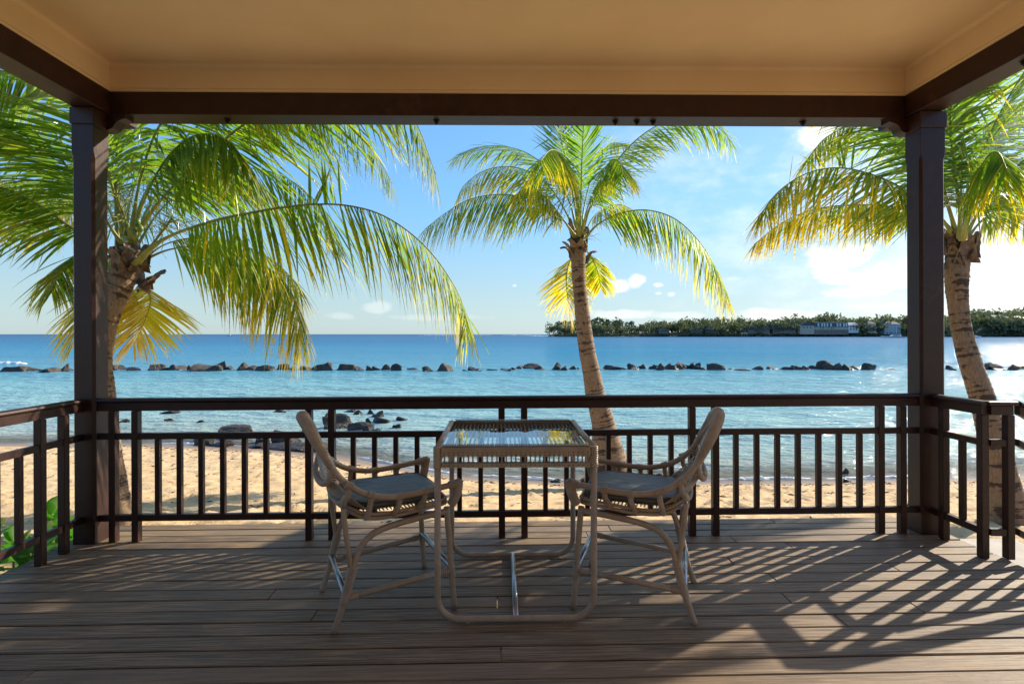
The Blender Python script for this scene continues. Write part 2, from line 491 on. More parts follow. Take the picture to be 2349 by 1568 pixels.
def make_leaf(name, g1, g2, yel, trans=1.0, ymix=1.0, tr=.5, gloss=.4):
    m, t = material(name)
    ya = t.n('ShaderNodeAttribute', attribute_name='dry').outputs['Fac']
    g = t.n('ShaderNodeNewGeometry').outputs['Position']
    n = t.noise(g, 5, 3, .6); n2 = t.noise(g, 60, 2, .6)
    c = t.mix(t.smooth(n, .3, .7), g1, g2)
    yy = t.math('MULTIPLY', t.smooth(t.math('ADD', ya, t.math('MULTIPLY', t.math('SUBTRACT', n2, .5), .7)), .42, .78), ymix)
    c = t.mix(yy, c, yel)
    br = t.smooth(ya, 1.05, 1.3)
    c = t.mix(br, c, (.26, .15, .07))
    dif = t.n('ShaderNodeBsdfDiffuse', {'Color': c}).outputs[0]
    tc_ = t.mix(1.0, c, (trans * 1.0, trans * 1.08, trans * .55), 'MULTIPLY')
    tl = t.n('ShaderNodeBsdfTranslucent', {'Color': tc_}).outputs[0]
    mx = t.n('ShaderNodeMixShader', {0: tr, 1: dif, 2: tl}).outputs[0]
    gl = t.n('ShaderNodeBsdfGlossy', {'Color': (1, 1, 1, 1), 'Roughness': .42}).outputs[0]
    fr = t.n('ShaderNodeFresnel', {'IOR': 1.42}).outputs[0]
    mx = t.n('ShaderNodeMixShader', {0: t.math('MULTIPLY', fr, gloss), 1: mx, 2: gl}).outputs[0]
    finish(t, mx)
    return m
def make_trunk():
    m, t = material('palm_trunk')
    al = t.n('ShaderNodeAttribute', attribute_name='along').outputs['Fac']
    tc = t.n('ShaderNodeTexCoord').outputs['Object']
    n = t.noise(tc, 5, 4, .6); f = t.noise(t.mapping(tc, (60, 60, 14)), 1.0, 3, .7)
    ring = t.noise(t.n('ShaderNodeCombineXYZ', {0: t.math('ADD', t.math('MULTIPLY', al, 21), t.math('MULTIPLY', n, 1.3)), 1: 0.0, 2: t.math('MULTIPLY', n, .5)}).outputs[0], 1.0, 2, .5)
    c = t.mix(t.smooth(f, .25, .75), (.17, .108, .066), (.33, .225, .138))
    patch = t.smooth(t.math('ADD', ring, t.math('MULTIPLY', t.math('SUBTRACT', t.noise(tc, 7, 4, .65), .5), .95)), .53, .62)
    c = t.mix(t.math('MULTIPLY', patch, .92), c, (.045, .026, .016))
    h = t.math('ADD', t.math('MULTIPLY', ring, -1.2), t.math('MULTIPLY', f, .5))
    finish(t, principled(t, color=c, rough=.85, normal=t.bump(h, .7, .02)))
    return m
def make_glass():
    m, t = material('table_glass')
    tc = t.n('ShaderNodeTexCoord').outputs['Object']
    n = t.noise(t.mapping(tc, (16, 5, 1)), 1.0, 1, .4)
    b = t.bump(n, .30, .006)
    fr = t.n('ShaderNodeFresnel', {'IOR': 1.5, 'Normal': b}).outputs[0]
    bf = t.n('ShaderNodeNewGeometry').outputs['Backfacing']
    fr = t.math('MULTIPLY', fr, t.math('SUBTRACT', 1.0, bf))
    gl = t.n('ShaderNodeBsdfGlossy', {'Color': (1, 1, 1, 1), 'Roughness': .01, 'Normal': b}).outputs[0]
    tr = t.n('ShaderNodeBsdfTransparent', {'Color': (.86, .90, .90, 1)}).outputs[0]
    finish(t, t.n('ShaderNodeMixShader', {0: fr, 1: tr, 2: gl}).outputs[0])
    return m
M = dict(paint=make_paint(), plank=make_plank(), plaster=make_plaster(), rattan=make_rattan(), cushion=make_cushion(), sand=make_sand(),
         water=make_water(), rock=make_rock(), trunk=make_trunk(), glass=make_glass(),
         leaf=make_leaf('palm_leaf', (.088, .168, .011), (.165, .248, .018), (.54, .40, .026), 2.4, gloss=.22),
         rachis=simple('palm_stem', (.33, .34, .06), .4, nscale=8, var=.4),
         sheath=simple('palm_fibre', (.36, .255, .18), .8, nscale=11, var=.65, bump=.8, bd=.02),
         steel=simple('brushed_tube', (.45, .46, .48), .28, .9, var=.1),
         bolt=simple('dark_iron', (.025, .018, .015), .5, .6),
         stone=simple('pale_paving', (.52, .45, .37), .8, nscale=6, var=.2, bump=.4, bd=.01),
         shrubleaf=make_leaf('scaevola_leaf', (.06, .20, .012), (.10, .30, .02), (.3, .35, .05), 1.5, .4),
         tree=make_leaf('far_foliage', (.15, .165, .10), (.23, .24, .14), (.14, .15, .05), 1.0, .6, .25, 0.0),
         casuarina=make_leaf('far_casuarina', (.09, .12, .085), (.14, .17, .11), (.1, .11, .05), 1.0, .4, .2, 0.0),
         farpalm=make_leaf('far_palm', (.075, .105, .03), (.13, .16, .045), (.25, .23, .08), 1.0, .6, .25, 0.0),
         bark=simple('bark', (.12, .09, .065), .9),
         white=simple('white_paint', (.72, .72, .70), .5, var=.08),
         hull=simple('white_gelcoat', (.78, .79, .80), .25, var=.05),
         slate=simple('grey_slate_roof', (.085, .09, .10), .7, nscale=3),
         thatch=simple('thatch', (.125, .105, .085), .9, nscale=2, var=.4),
         cream=simple('cream_wall', (.55, .49, .38), .8, nscale=1),
         bluewall=simple('pale_blue_roof', (.38, .48, .55), .6, nscale=1),
         brownwall=simple('weathered_wall', (.24, .20, .16), .8, nscale=1),
         pane=simple('window_pane', (.05, .07, .09), .15, spec=.8),
         land=simple('scrub_earth', (.07, .075, .035), .95, nscale=.2, var=.5),
         foam=simple('sea_foam', (.80, .82, .82), .6, nscale=3, var=.15, bump=.8, bd=.1),
         nut=simple('young_coconut', (.16, .24, .04), .35, var=.3))

ROLL = 0.0038      # the deck and roof rise very slightly to the right
def settle(o, p):
    """place a part-carrying empty of the building at p, following the slight lean of the building"""
    base(o, p)
    c, s_ = math.cos(ROLL), math.sin(ROLL)
    o.location = (p[0] * c - p[2] * s_, p[1], p[2] * c + p[0] * s_)
    o.rotation_euler = (0, -ROLL, 0)
    return o

# ------------------------------------------------------------------ terrain
SHX = np.array([-4000, -60, -30, -18, -14.4, -9.5, -6.0, -3.87, -2.25, -.78, .96, 4.57, 7.47, 9.1, 14, 30, 80, 4000], float)
SHY = np.array([10, 12, 14, 15, 15.1, 15.0, 14.3, 13.3, 12.2, 11.4, 10.95, 10.9, 10.95, 11.05, 11.5, 12, 9, 9], float)
def shore(x): return np.interp(x, SHX, SHY)
SEA = -1.6
def land_z(x, y):
    s = shore(x) - y
    run = np.maximum(shore(x) - 5.2, 1.0)
    up = SEA + 1.08 * np.clip(s / run, 0, 1) ** 0.92
    dn = SEA - 3.2 * (1 - np.exp(-np.maximum(-s, 0) / 22.0))
    return np.where(s > 0, up, dn)
def axis(lo, hi, step, far_lo, far_hi, n=26):
    a = np.arange(lo, hi, step)
    left = lo - np.geomspace(step * 2, lo - far_lo, n)[::-1]
    right = hi + np.geomspace(step * 2, far_hi - hi, n)
    return np.concatenate([left, a, right])
def grid_mesh(name, X, Y, Z, mat, attrs, smooth=True):
    ny, nx = X.shape
    co = np.stack([X, Y, Z], -1).reshape(-1, 3).astype(np.float32)
    i = np.arange(nx * ny).reshape(ny, nx)
    q = np.stack([i[:-1, :-1], i[:-1, 1:], i[1:, 1:], i[1:, :-1]], -1).reshape(-1, 4).astype(np.int32)
    me = bpy.data.meshes.new(name)
    me.vertices.add(len(co)); me.vertices.foreach_set('co', co.ravel())
    me.loops.add(q.size); me.loops.foreach_set('vertex_index', q.ravel())
    me.polygons.add(len(q)); me.polygons.foreach_set('loop_start', np.arange(0, q.size, 4, dtype=np.int32))
    me.polygons.foreach_set('use_smooth', np.full(len(q), smooth))
    me.update(calc_edges=True); me.validate()
    for k, a in attrs.items():
        at = me.attributes.new(k, 'FLOAT', 'POINT'); at.data.foreach_set('value', a.ravel().astype(np.float32))
    me.materials.append(mat)
    o = bpy.data.objects.new(name, me); link(o)
    return o
xs = axis(-13.0, 10.5, .065, -9000, 9000)
ys = axis(4.0, 15.6, .065, -60, 12000)
X, Y = np.meshgrid(xs, ys)
Z = land_z(X, Y)
fine = (X > -13.2) & (X < 10.7) & (Y > 3.9) & (Y < 15.6)
s_ = shore(X) - Y
dry = np.clip((s_ - .5) / 1.2, 0, 1) * fine
# footprints and trodden hollows
xi0, yi0 = 26, 26
step = .065
H = np.zeros_like(Z)
for k in range(7000):
    cx_ = RNG.uniform(-13, 10.5); cy_ = RNG.uniform(4.0, 15.3)
    a = RNG.uniform(0, math.pi); lx = RNG.uniform(.08, .22); ly = RNG.uniform(.045, .075); dp = RNG.uniform(.008, .042)
    i0 = int((cx_ + 13) / step) + xi0; j0 = int((cy_ - 4) / step) + yi0
    rr = 6
    sl = (slice(max(j0 - rr, 0), j0 + rr + 1), slice(max(i0 - rr, 0), i0 + rr + 1))
    dx = X[sl] - cx_; dy = Y[sl] - cy_
    u = dx * math.cos(a) + dy * math.sin(a); v = -dx * math.sin(a) + dy * math.cos(a)
    q = (u / lx) ** 2 + (v / ly) ** 2
    H[sl] += -dp * np.exp(-q) + dp * .45 * np.exp(-(np.sqrt(q) - 1.5) ** 2 * 3)
H += .012 * np.sin(X * 1.7 + 2 * np.sin(Y * .8)) * np.sin(Y * 2.3 + X * .5)
Z = Z + H * dry
wet = 1 - np.clip((s_ - .15) / 1.3, 0, 1)
tag(grid_mesh('beach', X, Y, Z, M['sand'], {'wet': wet}), kind='structure')

# ------------------------------------------------------------------ sea
ny, nx = 560, 420
yy = np.concatenate([np.geomspace(1, 60, 420) + 7.5, np.geomspace(70, 14000, 140)])
ss = np.linspace(-1, 1, nx)
Yw = np.repeat(yy[:, None], nx, 1)
Xw = ss[None, :] * (Yw * 1.12 + 3) + 0.0 * Yw
Xw = Xw * np.where(Yw > 400, 1 + (np.log10(Yw / 400)) * .3, 1)
off = Yw - shore(Xw)
amp = np.clip(off / 6, .15, 1) * np.clip(60 / Yw, 0, 1)
def wav(lx, ly, ph, w0): return np.sin((Xw * lx + Yw * ly) + ph + w0 * np.sin(Xw * ly * .6 - Yw * lx * .5 + ph))
Zw = SEA + amp * (.016 * wav(.9, 3.2, .3, .8) + .013 * wav(-1.4, 2.3, 1.7, 1.1) + .010 * wav(2.6, 5.6, 2.2, .9) + .009 * wav(.4, 4.4, 4.1, 1.4)) * np.clip(1.4 - Yw / 45, 0, 1)
dep = np.log10(np.maximum(off, 0) + 1)
cover = np.clip((off + .15) / 2.2, 0, 1) ** .8 * .92 + .08 * np.clip(off / 6, 0, 1)
cover = np.where(off < -.3, 0, cover)
foam_a = np.exp(-((off - .12) / .28) ** 2) * .9 + .35 * np.exp(-((off - 1.5) / .3) ** 2)
tag(grid_mesh('sea', Xw, Yw, Zw, M['water'], {'offshore': dep, 'cover': cover, 'foam': foam_a}), kind='structure')

# breaking waves, real low ridges of white water
def breaker(a, b, h, wd, name='breaking_wave'):
    mb = MB(); n = 46; pr = 6; vs = []
    a = Vector(a); b = Vector(b); dr = (b - a).normalized(); sd = Vector((dr.y, -dr.x, 0))
    for i in range(n):
        t_ = i / (n - 1); e = math.sin(math.pi * t_) ** .5
        k = e * (.55 + .9 * abs(mnoise.noise(Vector((i * .45, a.x, 3)))))
        for j in range(pr):
            u = j / (pr - 1) * 2 - 1
            p = a.lerp(b, t_) + sd * (u * wd * (.4 + .6 * k) + wd * .5 * mnoise.noise(Vector((i * .3, 9, j * .4))))
            vs.append((p.x, p.y, SEA - .03 + h * k * (1 - u * u)))
    fs = [(i * pr + j, i * pr + j + 1, (i + 1) * pr + j + 1, (i + 1) * pr + j) for i in range(n - 1) for j in range(pr - 1)]
    mb.add(vs, fs)
    return tag(mb.build(name, M['foam'], smooth=True), kind='stuff')
breaker(P(-40, 833, 55), P(62, 833, 55), .40, .5)
for (x0, x1, yq, hh) in ((958, 1050, 768.8, 1.0), (1060, 1130, 768.4, .9), (1150, 1245, 768.8, 1.1), (1215, 1262, 770.5, .6)):
    D_ = 1231 * 3.035 / (yq - 766)
    breaker(P(x0, yq, D_), P(x1, yq, D_), hh, 2.5)

# ------------------------------------------------------------------ rocks
def rock_mesh(seed, sub=3, flat=1.0):
    import bmesh
    bm = bmesh.new(); bmesh.ops.create_icosphere(bm, subdivisions=sub, radius=1.0)
    rs = random.Random(seed)
    planes = []
    for k in range(9):
        n = Vector((rs.gauss(0, 1), rs.gauss(0, 1), rs.gauss(0, .8))).normalized(); planes.append((n, rs.uniform(.42, .74)))
    o = Vector((seed * 7.3, seed * 3.1, 0))
    for v in bm.verts:
        p = v.co.copy()
        for n, d in planes:
            e = p.dot(n) - d
            if e > 0: p -= n * e * .95
        r_ = 1 + .22 * mnoise.noise(p * 1.3 + o) + .10 * mnoise.noise(p * 3.1 + o) + .05 * mnoise.noise(p * 7 + o)
        v.co = p * r_
    xs_ = [v.co for v in bm.verts]
    mx = Vector((max(abs(c.x) for c in xs_), max(abs(c.y) for c in xs_), max(c.z for c in xs_)))
    for v in bm.verts: v.co = Vector((v.co.x / mx.x, v.co.y / mx.y, v.co.z / mx.z))
    me = bpy.data.meshes.new('rock')
    bm.to_mesh(me); bm.free(); me.materials.append(M['rock'])
    for p in me.polygons: p.use_smooth = rs.random() < .0
    return me
ROCKS = [rock_mesh(k + 3) for k in range(12)]
rr_ = random.Random(5)
SIDE = 'breakwater boulders in a line across the bay'
def place_rock(px, w_px, h_px, base_y, z, label, group, k, cat='rock', dy=0, name='boulder', deep=.8):
    """all in 2500 px survey units; base_y = waterline row"""
    D_ = 1310 * (CAM_H - z) / (base_y - 815) + dy
    c = S(px, base_y, D_); sc = D_ / 1310
    o = bpy.data.objects.new(name, ROCKS[k % len(ROCKS)]); link(o)
    wx = w_px * sc / 2; hz = h_px * sc
    o.location = (c.x, c.y, z - hz * .22)
    o.scale = (wx, wx * deep, hz * 1.22)
    o.rotation_euler = (rr_.uniform(-.08, .08), rr_.uniform(-.1, .1), rr_.choice((0, math.pi)) + rr_.uniform(-.35, .35))
    tag(o, label, cat, group)
    return o
def shape_word(w_, h_):
    if h_ < 9: return 'barely awash'
    q = h_ / w_
    if w_ > 38: return 'very large' if h_ > 16 else 'long low'
    if q > .75: return 'upright'
    if q < .38: return 'flat low'
    return 'rounded' if w_ > 22 else 'small'
bw_left = [(75, 90, 34), (150, 55, 16), (210, 40, 18), (245, 60, 26), (297, 45, 42), (320, 30, 20)]
bw_mid1 = [(545, 65, 28), (605, 50, 18), (735, 70, 32), (795, 50, 30), (820, 90, 22), (870, 30, 28), (935, 95, 36), (985, 50, 34), (1022, 38, 44),
           (1050, 60, 20), (1115, 60, 42), (1130, 70, 22), (1185, 30, 22), (1228, 70, 30), (1310, 60, 32), (1345, 25, 26), (1395, 48, 22), (1440, 24, 20),
           (1484, 75, 44), (1558, 20, 8), (1588, 60, 34), (1640, 50, 24), (1695, 45, 28), (1730, 35, 22), (1768, 34, 30), (1812, 45, 36), (1897, 45, 10),
           (1960, 60, 26), (2037, 58, 40), (2130, 25, 8), (2165, 36, 20), (2200, 40, 10), (2255, 40, 6), (2310, 50, 8), (2335, 36, 12)]
bw_mid2 = [(15, 30, 16), (55, 50, 20), (105, 80, 34), (160, 50, 22), (257, 60, 46), (302, 36, 28), (350, 50, 24), (375, 20, 12)]
bw_mid3 = [(520, 30, 8), (570, 80, 26), (640, 50, 10), (690, 60, 40), (725, 36, 20), (760, 36, 32), (800, 30, 20), (815, 30, 30), (848, 50, 44), (850, 45, 24),
           (900, 60, 36), (945, 90, 44), (925, 90, 34), (975, 60, 30), (1025, 60, 44), (1060, 50, 44), (1080, 60, 24), (1155, 90, 44), (1140, 50, 24),
           (1175, 50, 16), (1260, 30, 8), (1325, 80, 10), (1412, 60, 26), (1490, 46, 18), (1550, 30, 12), (1580, 50, 20), (1620, 60, 28), (1650, 60, 26),
           (1690, 36, 28), (1720, 36, 24), (1770, 80, 56), (1815, 70, 50), (1865, 70, 46), (1790, 60, 20), (1710, 70, 14), (1925, 50, 38), (1975, 60, 20),
           (2040, 64, 42), (2175, 40, 4)]
bw_right = [(875, 36, 24), (890, 30, 14), (1065, 60, 42), (1100, 50, 30), (1130, 60, 26), (1190, 50, 34), (1215, 50, 20), (1245, 30, 18)]
def ordinal(n):
    return '%d%s' % (n, 'th' if 10 <= n % 100 <= 20 else {1: 'st', 2: 'nd', 3: 'rd'}.get(n % 10, 'th'))
kk = 0
used_px = set()
for lst, sc_, ox, by, where, n0 in ((bw_left, 1.879, 0, 907, 'left of the left veranda post', 0), (bw_mid1, 1.879, 0, 904, 'right of the left veranda post', 0),
                                (bw_mid2, 2.349, 1250, 901.5, 'left of the middle palm trunk', 0),
                                (bw_mid3, 2.349, 1250, 901.5, 'right of the middle palm trunk', 0),
                                (bw_right, 2.09, 1900, 902, 'right of the right veranda post', 0)):
    order = sorted(range(len(lst)), key=lambda i: lst[i][0])
    for rank, i in enumerate(order):
        zx, w_, h_ = lst[i]
        px = ox + zx / sc_; wp = w_ / sc_; hp = max(h_ / sc_, 2.5)
        lab = '%s boulder in the breakwater, %s %s' % (shape_word(wp, hp), ordinal(rank + 1), where)
        o = place_rock(px, wp * 1.42, hp * .88, by, SEA, lab, SIDE, kk, dy=rr_.uniform(-.6, 1.6), deep=rr_.uniform(.7, 1.0))
        kk += 1
NEAR = [  # px, w, h, base_y, words
    (583, 98, 32, 1066, 'long humped grey boulder at the water edge behind the left balusters'),
    (503, 56, 16, 1080, 'low dark rock at the sand edge left of the long humped boulder'),
    (640, 40, 16, 1076, 'small dark rock at the sand edge between the two big boulders'),
    (706, 92, 34, 1079, 'broad ribbed boulder on the sand edge left of the left chair back'),
    (783, 52, 22, 1095, 'brownish rock on the wet sand directly behind the left chair back'),
    (760, 48, 34, 1050, 'rounded boulder seen just above the left chair back'),
    (834, 92, 36, 1043, 'largest dark boulder in the shallows right of the left chair'),
    (802, 26, 20, 1026, 'knobbly rock touching the left side of the largest shallows boulder'),
    (871, 28, 12, 1012, 'small pointed rock behind the largest shallows boulder'),
    (905, 22, 12, 1008, 'little rock just under the handrail behind the shallows boulders'),
    (926, 42, 17, 1016, 'wide wet rock right under the handrail in the shallows'),
    (899, 26, 13, 1032, 'squat round rock left of the flat slab in the shallows'),
    (928, 50, 14, 1030, 'flat oblong slab of rock lying in the shallows'),
    (888, 80, 24, 1051, 'jagged wet rock at the front of the shallows group'),
    (969, 30, 14, 1045, 'rightmost lone rock of the shallows group'),
    (984, 34, 10, 1024, 'thin dark rock awash right of the flat slab'),
    (920, 30, 8, 1052, 'spiky low rock awash beside the jagged wet rock'),
    (425, 62, 8, 1006, 'flat reef rock awash above the left mid rail'),
    (415, 28, 7, 1027, 'little reef rock awash beyond the second left baluster'),
    (303, 26, 8, 1029, 'reef rock awash between the first two railing posts'),
    (488, 20, 6, 1030, 'tiny brown rock awash in the left shallows'),
    (682, 44, 6, 1004, 'long thin reef rock awash under the handrail'),
    (545, 90, 11, 1083, 'low flat ledge of dark rock at the sand edge behind the left balusters'),
    (632, 66, 9, 1088, 'low flat ledge of dark rock between the two big shore boulders'),
    (716, 120, 12, 1092, 'long flat rock ledge at the sand edge just left of the left chair'),
    (850, 120, 8, 1058, 'flat wet rock ledge in front of the shallows group'),
    (470, 90, 6, 1061, 'thin rock ledge awash in the left shallows'),
    (852, 34, 6, 1004, 'narrow reef rock awash behind the shallows group'),
]
for k, (px, w_, h_, by, lab) in enumerate(NEAR):
    zz = SEA if by < 1070 else SEA + .04
    place_rock(px, w_ * 1.02, h_ * .95, by, zz, lab, 'rocks in the shallows off the beach', k * 5 + 2, name='shore_rock', deep=.62)
BEACH = [(1419, 46, 16, 1180, SEA + .05, 'dark round stone on the sand behind the right table leg'),
         (1360, 34, 6, 1173, SEA + .04, 'flat bluish stone on the wet sand beyond the table'),
         (1614, 24, 8, 1162, SEA + .02, 'small flat stone at the water edge right of the palm base'),
         (1314, 30, 6, 1214, SEA + .3, 'low half buried stone on the dry sand seen under the table'),
         (2063, 18, 12, 1153, SEA + .01, 'upright dark pebble rock in the wash near the right post'),
         (2072, 34, 12, 1181, SEA + .06, 'bluish grey stone on the sand near the right post')]
for k, (px, w_, h_, by, z, lab) in enumerate(BEACH):
    place_rock(px, w_, h_, by, z, lab, 'loose stones on the beach', k * 3 + 1, name='beach_stone', cat='stone')
# ------------------------------------------------------------------ deck
deck = settle(thing('deck', 'weathered grooved timber deck of the veranda', None), (0, 2.0, 0))
deck['kind'] = 'structure'
DK_X0, DK_X1 = -3.02, 3.20
PITCH, GAP, THK = .118, .0105, .026
rd = random.Random(11)
edge = 4.12
row = 0
y1 = edge
JOINTS = {3: [1.62], 4: [1.95], 6: [1.45], 8: [1.60], 10: [-.02, 1.55], 12: [1.70], 14: [.0, 2.7], 15: [-2.0], 17: [-1.0]}
while y1 > -1.3:
    y0 = y1 - PITCH + GAP
    if row in JOINTS: cuts = JOINTS[row]
    else: cuts = sorted(rd.uniform(-2.6, 2.8) for _ in range(rd.choice((1, 1, 2))))
    xs_ = [DK_X0 + rd.uniform(-.01, .01)] + cuts + [DK_X1 + rd.uniform(-.008, .008)]
    for a, b in zip(xs_[:-1], xs_[1:]):
        if b - a < .05: continue
        mb = MB(); dz = rd.uniform(-.0014, .0014)
        w_ = rd.uniform(-.0008, .0008)
        mb.cbox(a + .0015, b - .0015, y0 + w_, y1 + w_, -THK + dz, dz, .0035)
        mb.build('plank', M['plank'], deck)
    y1 -= PITCH; row += 1
mb = MB(); mb.cbox(DK_X0 + .02, DK_X1 - .02, edge - .04, edge - .008, -.20, -THK - .004, .003); mb.build('fascia_board', M['paint'], deck)
mb = MB(); mb.cbox(DK_X0 + .004, DK_X0 + .034, -1.3, edge - .045, -.20, -THK - .004, .003); mb.build('fascia_board', M['paint'], deck)
mb = MB(); mb.cbox(DK_X1 - .034, DK_X1 - .004, -1.3, edge - .045, -.20, -THK - .004, .003); mb.build('fascia_board', M['paint'], deck)
for k in range(9):
    x = DK_X0 + .12 + k * (DK_X1 - DK_X0 - .24) / 8
    mb = MB(); mb.bx(x - .03, x + .03, -1.25, edge - .05, -.18, -THK - .003); mb.build('joist', M['paint'], deck)
# ------------------------------------------------------------------ veranda frame: posts, beams, plaster ceiling
ver = settle(thing('veranda', 'open veranda roof with ochre plaster ceiling, dark beams and two dark posts', 'veranda'), (0, 3.75, 0))
def column(x0, x1, s):
    mb = MB()
    ya, yb = 3.745, 3.89
    # plain foot and head, chamfered shaft between
    c = .016
    def prof(z, ch):
        return [(x0 + ch, ya, z), (x1 - ch, ya, z), (x1, ya + ch, z), (x1, yb - ch, z), (x1 - ch, yb, z), (x0 + ch, yb, z), (x0, yb - ch, z), (x0, ya + ch, z)]
    vs = []
    for z, ch in ((0, .002), (.16, .002), (.19, c), (2.66, c), (2.70, .002), (2.885, .002)): vs += prof(z, ch)
    fs = []
    for i in range(5):
        for k in range(8):
            k2 = (k + 1) % 8
            fs.append((i * 8 + k, i * 8 + k2, (i + 1) * 8 + k2, (i + 1) * 8 + k))
    fs.append(tuple(range(40, 48)))
    mb.add(vs, fs)
    post = mb.build('post', M['paint'], ver)
    post['_o'] = ver['_o']
    # capital block
    mb = MB(); mb.cbox(x0 - .008, x1 + .008, ya - .01, yb + .055, 2.885 + .002, 3.003, .004)
    mb.build('capital', M['paint'], post)
    # corbel towards the middle along the front beam, quarter-round underside; s = +1 to the right
    xb = x1 + .008 if s > 0 else x0 - .008
    pr = [(0, 3.003), (.135, 3.003), (.135, 2.972), (.115, 2.966), (.082, 2.955), (.060, 2.935), (.045, 2.905), (.020, 2.893), (0, 2.889)]
    yA, yB = yb - .035, yb + .05
    vs = [(xb + s * u, yA, z) for u, z in pr] + [(xb + s * u, yB, z) for u, z in pr]; n = len(pr)
    fs = [tuple(range(n)), tuple(reversed(range(n, 2 * n)))] + [(i, (i + 1) % n, (i + 1) % n + n, i + n) for i in range(n)]
    mb = MB(); mb.add(vs, fs); mb.build('corbel', M['paint'], post)
    # short corbel reaching outwards under the side beam (towards the viewer)
    return post
column(-2.938, -2.788, 1)
column(2.985, 3.165, -1)
BZ0, BZ1 = 3.005, 3.165
XL0, XL1, XR0, XR1 = -2.93, -2.758, 2.965, 3.140
YB0, YB1 = 3.865, 4.045
def bolt(parent, x, y, z, a=0):
    mb = MB(); c = Vector((x, y, z))
    mb.tube([c + Vector((0, 0, .002)), c - Vector((0, 0, .005))], .025, 10)
    mb.tube([c - Vector((0, 0, .003)), c - Vector((0, 0, .022))], .017, 6)
    mb.tube([c - Vector((0, 0, .02)), c - Vector((0, 0, .032))], .007, 8)
    return mb.build('bolt', M['bolt'], parent)
mb = MB(); mb.cbox(XL1 + .002, XR0 - .002, YB0, YB1, BZ0, BZ1, .003); fb = mb.build('front_beam', M['paint'], ver); fb['_o'] = ver['_o']
for px in (528, 1004, 1418, 1468, 1506, 1858):
    d = (BZ0 - CAM_H) * 1231 / (HY - 273.5)
    c = P(px, 273.5, d); bolt(fb, c.x, YB0 + .085, BZ0)
mb = MB(); mb.cbox(XL0, XL1, -1.6, YB1 + .10, BZ0, BZ1, .003); lb = mb.build('side_beam', M['paint'], ver); lb['_o'] = ver['_o']
mb = MB(); mb.cbox(XR0, XR1, -1.6, YB1 + .10, BZ0, BZ1, .003); rb = mb.build('side_beam', M['paint'], ver); rb['_o'] = ver['_o']
bolt(lb, XL0 + .07, 3.02, BZ0); bolt(rb, XR0 + .085, 3.05, BZ0); bolt(lb, XL0 + .07, 1.5, BZ0); bolt(rb, XR0 + .085, 1.5, BZ0)
CZ = 3.362
t_ = .10
mb = MB()
# recessed plaster tray: frieze faces set 6 mm behind the beams, with a raised bead at the foot
mb.bx(XL1 - .10, XR0 + .10, YB0 + .006, YB1, BZ1 + .0015, CZ + .10)
mb.bx(XL0, XL1 - .006, -1.6, YB0 + .004, BZ1 + .0015, CZ + .10)
mb.bx(XR0 + .006, XR1, -1.6, YB0 + .004, BZ1 + .0015, CZ + .10)
mb.build('frieze', M['plaster'], ver)
def wavy_bead(p0, p1, nrm):
    mb = MB(); n = 60; p0 = Vector(p0); p1 = Vector(p1); nrm = Vector(nrm); vs = []
    for i in range(n):
        t0 = i / (n - 1); p = p0.lerp(p1, t0); k = .0015 * mnoise.noise(Vector((t0 * 14, p0.x, 2)))
        for o_, z in ((-.01, .0), (.004, .0), (.0045, .018 + k), (.0, .026 + k), (-.01, .027 + k)):
            q = p + nrm * o_; vs.append((q.x, q.y, p.z + z + (k if z == 0 else 0)))
    fs = [(i * 5 + j, i * 5 + j + 1, (i + 1) * 5 + j + 1, (i + 1) * 5 + j) for i in range(n - 1) for j in range(4)]
    mb.add(vs, fs); mb.build('bead', M['plaster'], ver, smooth=True)
wavy_bead((XL1 - .006, YB0 + .006, BZ1 + .003), (XR0 + .006, YB0 + .006, BZ1 + .003), (0, -1, 0))
wavy_bead((XL1 - .006, -1.6, BZ1 + .003), (XL1 - .006, YB0, BZ1 + .003), (1, 0, 0))
wavy_bead((XR0 + .006, -1.6, BZ1 + .003), (XR0 + .006, YB0, BZ1 + .003), (-1, 0, 0))
mb = MB()
# ceiling sheet with slightly rounded junction to the frieze
mb.bx(XL1 - .008, XR0 + .008, -1.6, YB0 + .008, CZ + .002, CZ + .08)
mb.build('ceiling', M['plaster'], ver)
mb = MB()
def cove(p0, p1, n_in):
    r = .028; vs = []; p0 = Vector(p0); p1 = Vector(p1); nn = Vector(n_in)
    for p in (p0, p1):
        for k in range(6):
            a = math.pi / 2 * k / 5
            q = p + nn * (r - r * math.cos(a)); vs.append((q.x, q.y, CZ - r + r * math.sin(a) + .0025))
    return vs, [(k, k + 1, k + 7, k + 6) for k in range(5)]
for a in (((XL1 - .006, YB0 + .005, 0), (XR0 + .006, YB0 + .005, 0), (0, -1, 0)), ((XL1 - .005, -1.6, 0), (XL1 - .005, YB0, 0), (1, 0, 0)), ((XR0 + .005, -1.6, 0), (XR0 + .005, YB0, 0), (-1, 0, 0))):
    v_, f_ = cove(*a); mb.add(v_, f_)
mb.build('cove', M['plaster'], ver, smooth=True)
# roof above (sloping slab with overhang in front of the beam)
mb = MB()
mb.bx(XL0 - .05, XR1 + .05, -1.6, YB1 + .06, CZ + .11, CZ + .20)
mb.build('roof_slab', M['thatch'], ver)

# the house wall behind the viewer
mb = MB(); mb.bx(-4.6, 4.8, -1.95, -1.62, -.6, 3.46); mb.build('house_wall', M['brownwall'], ver)
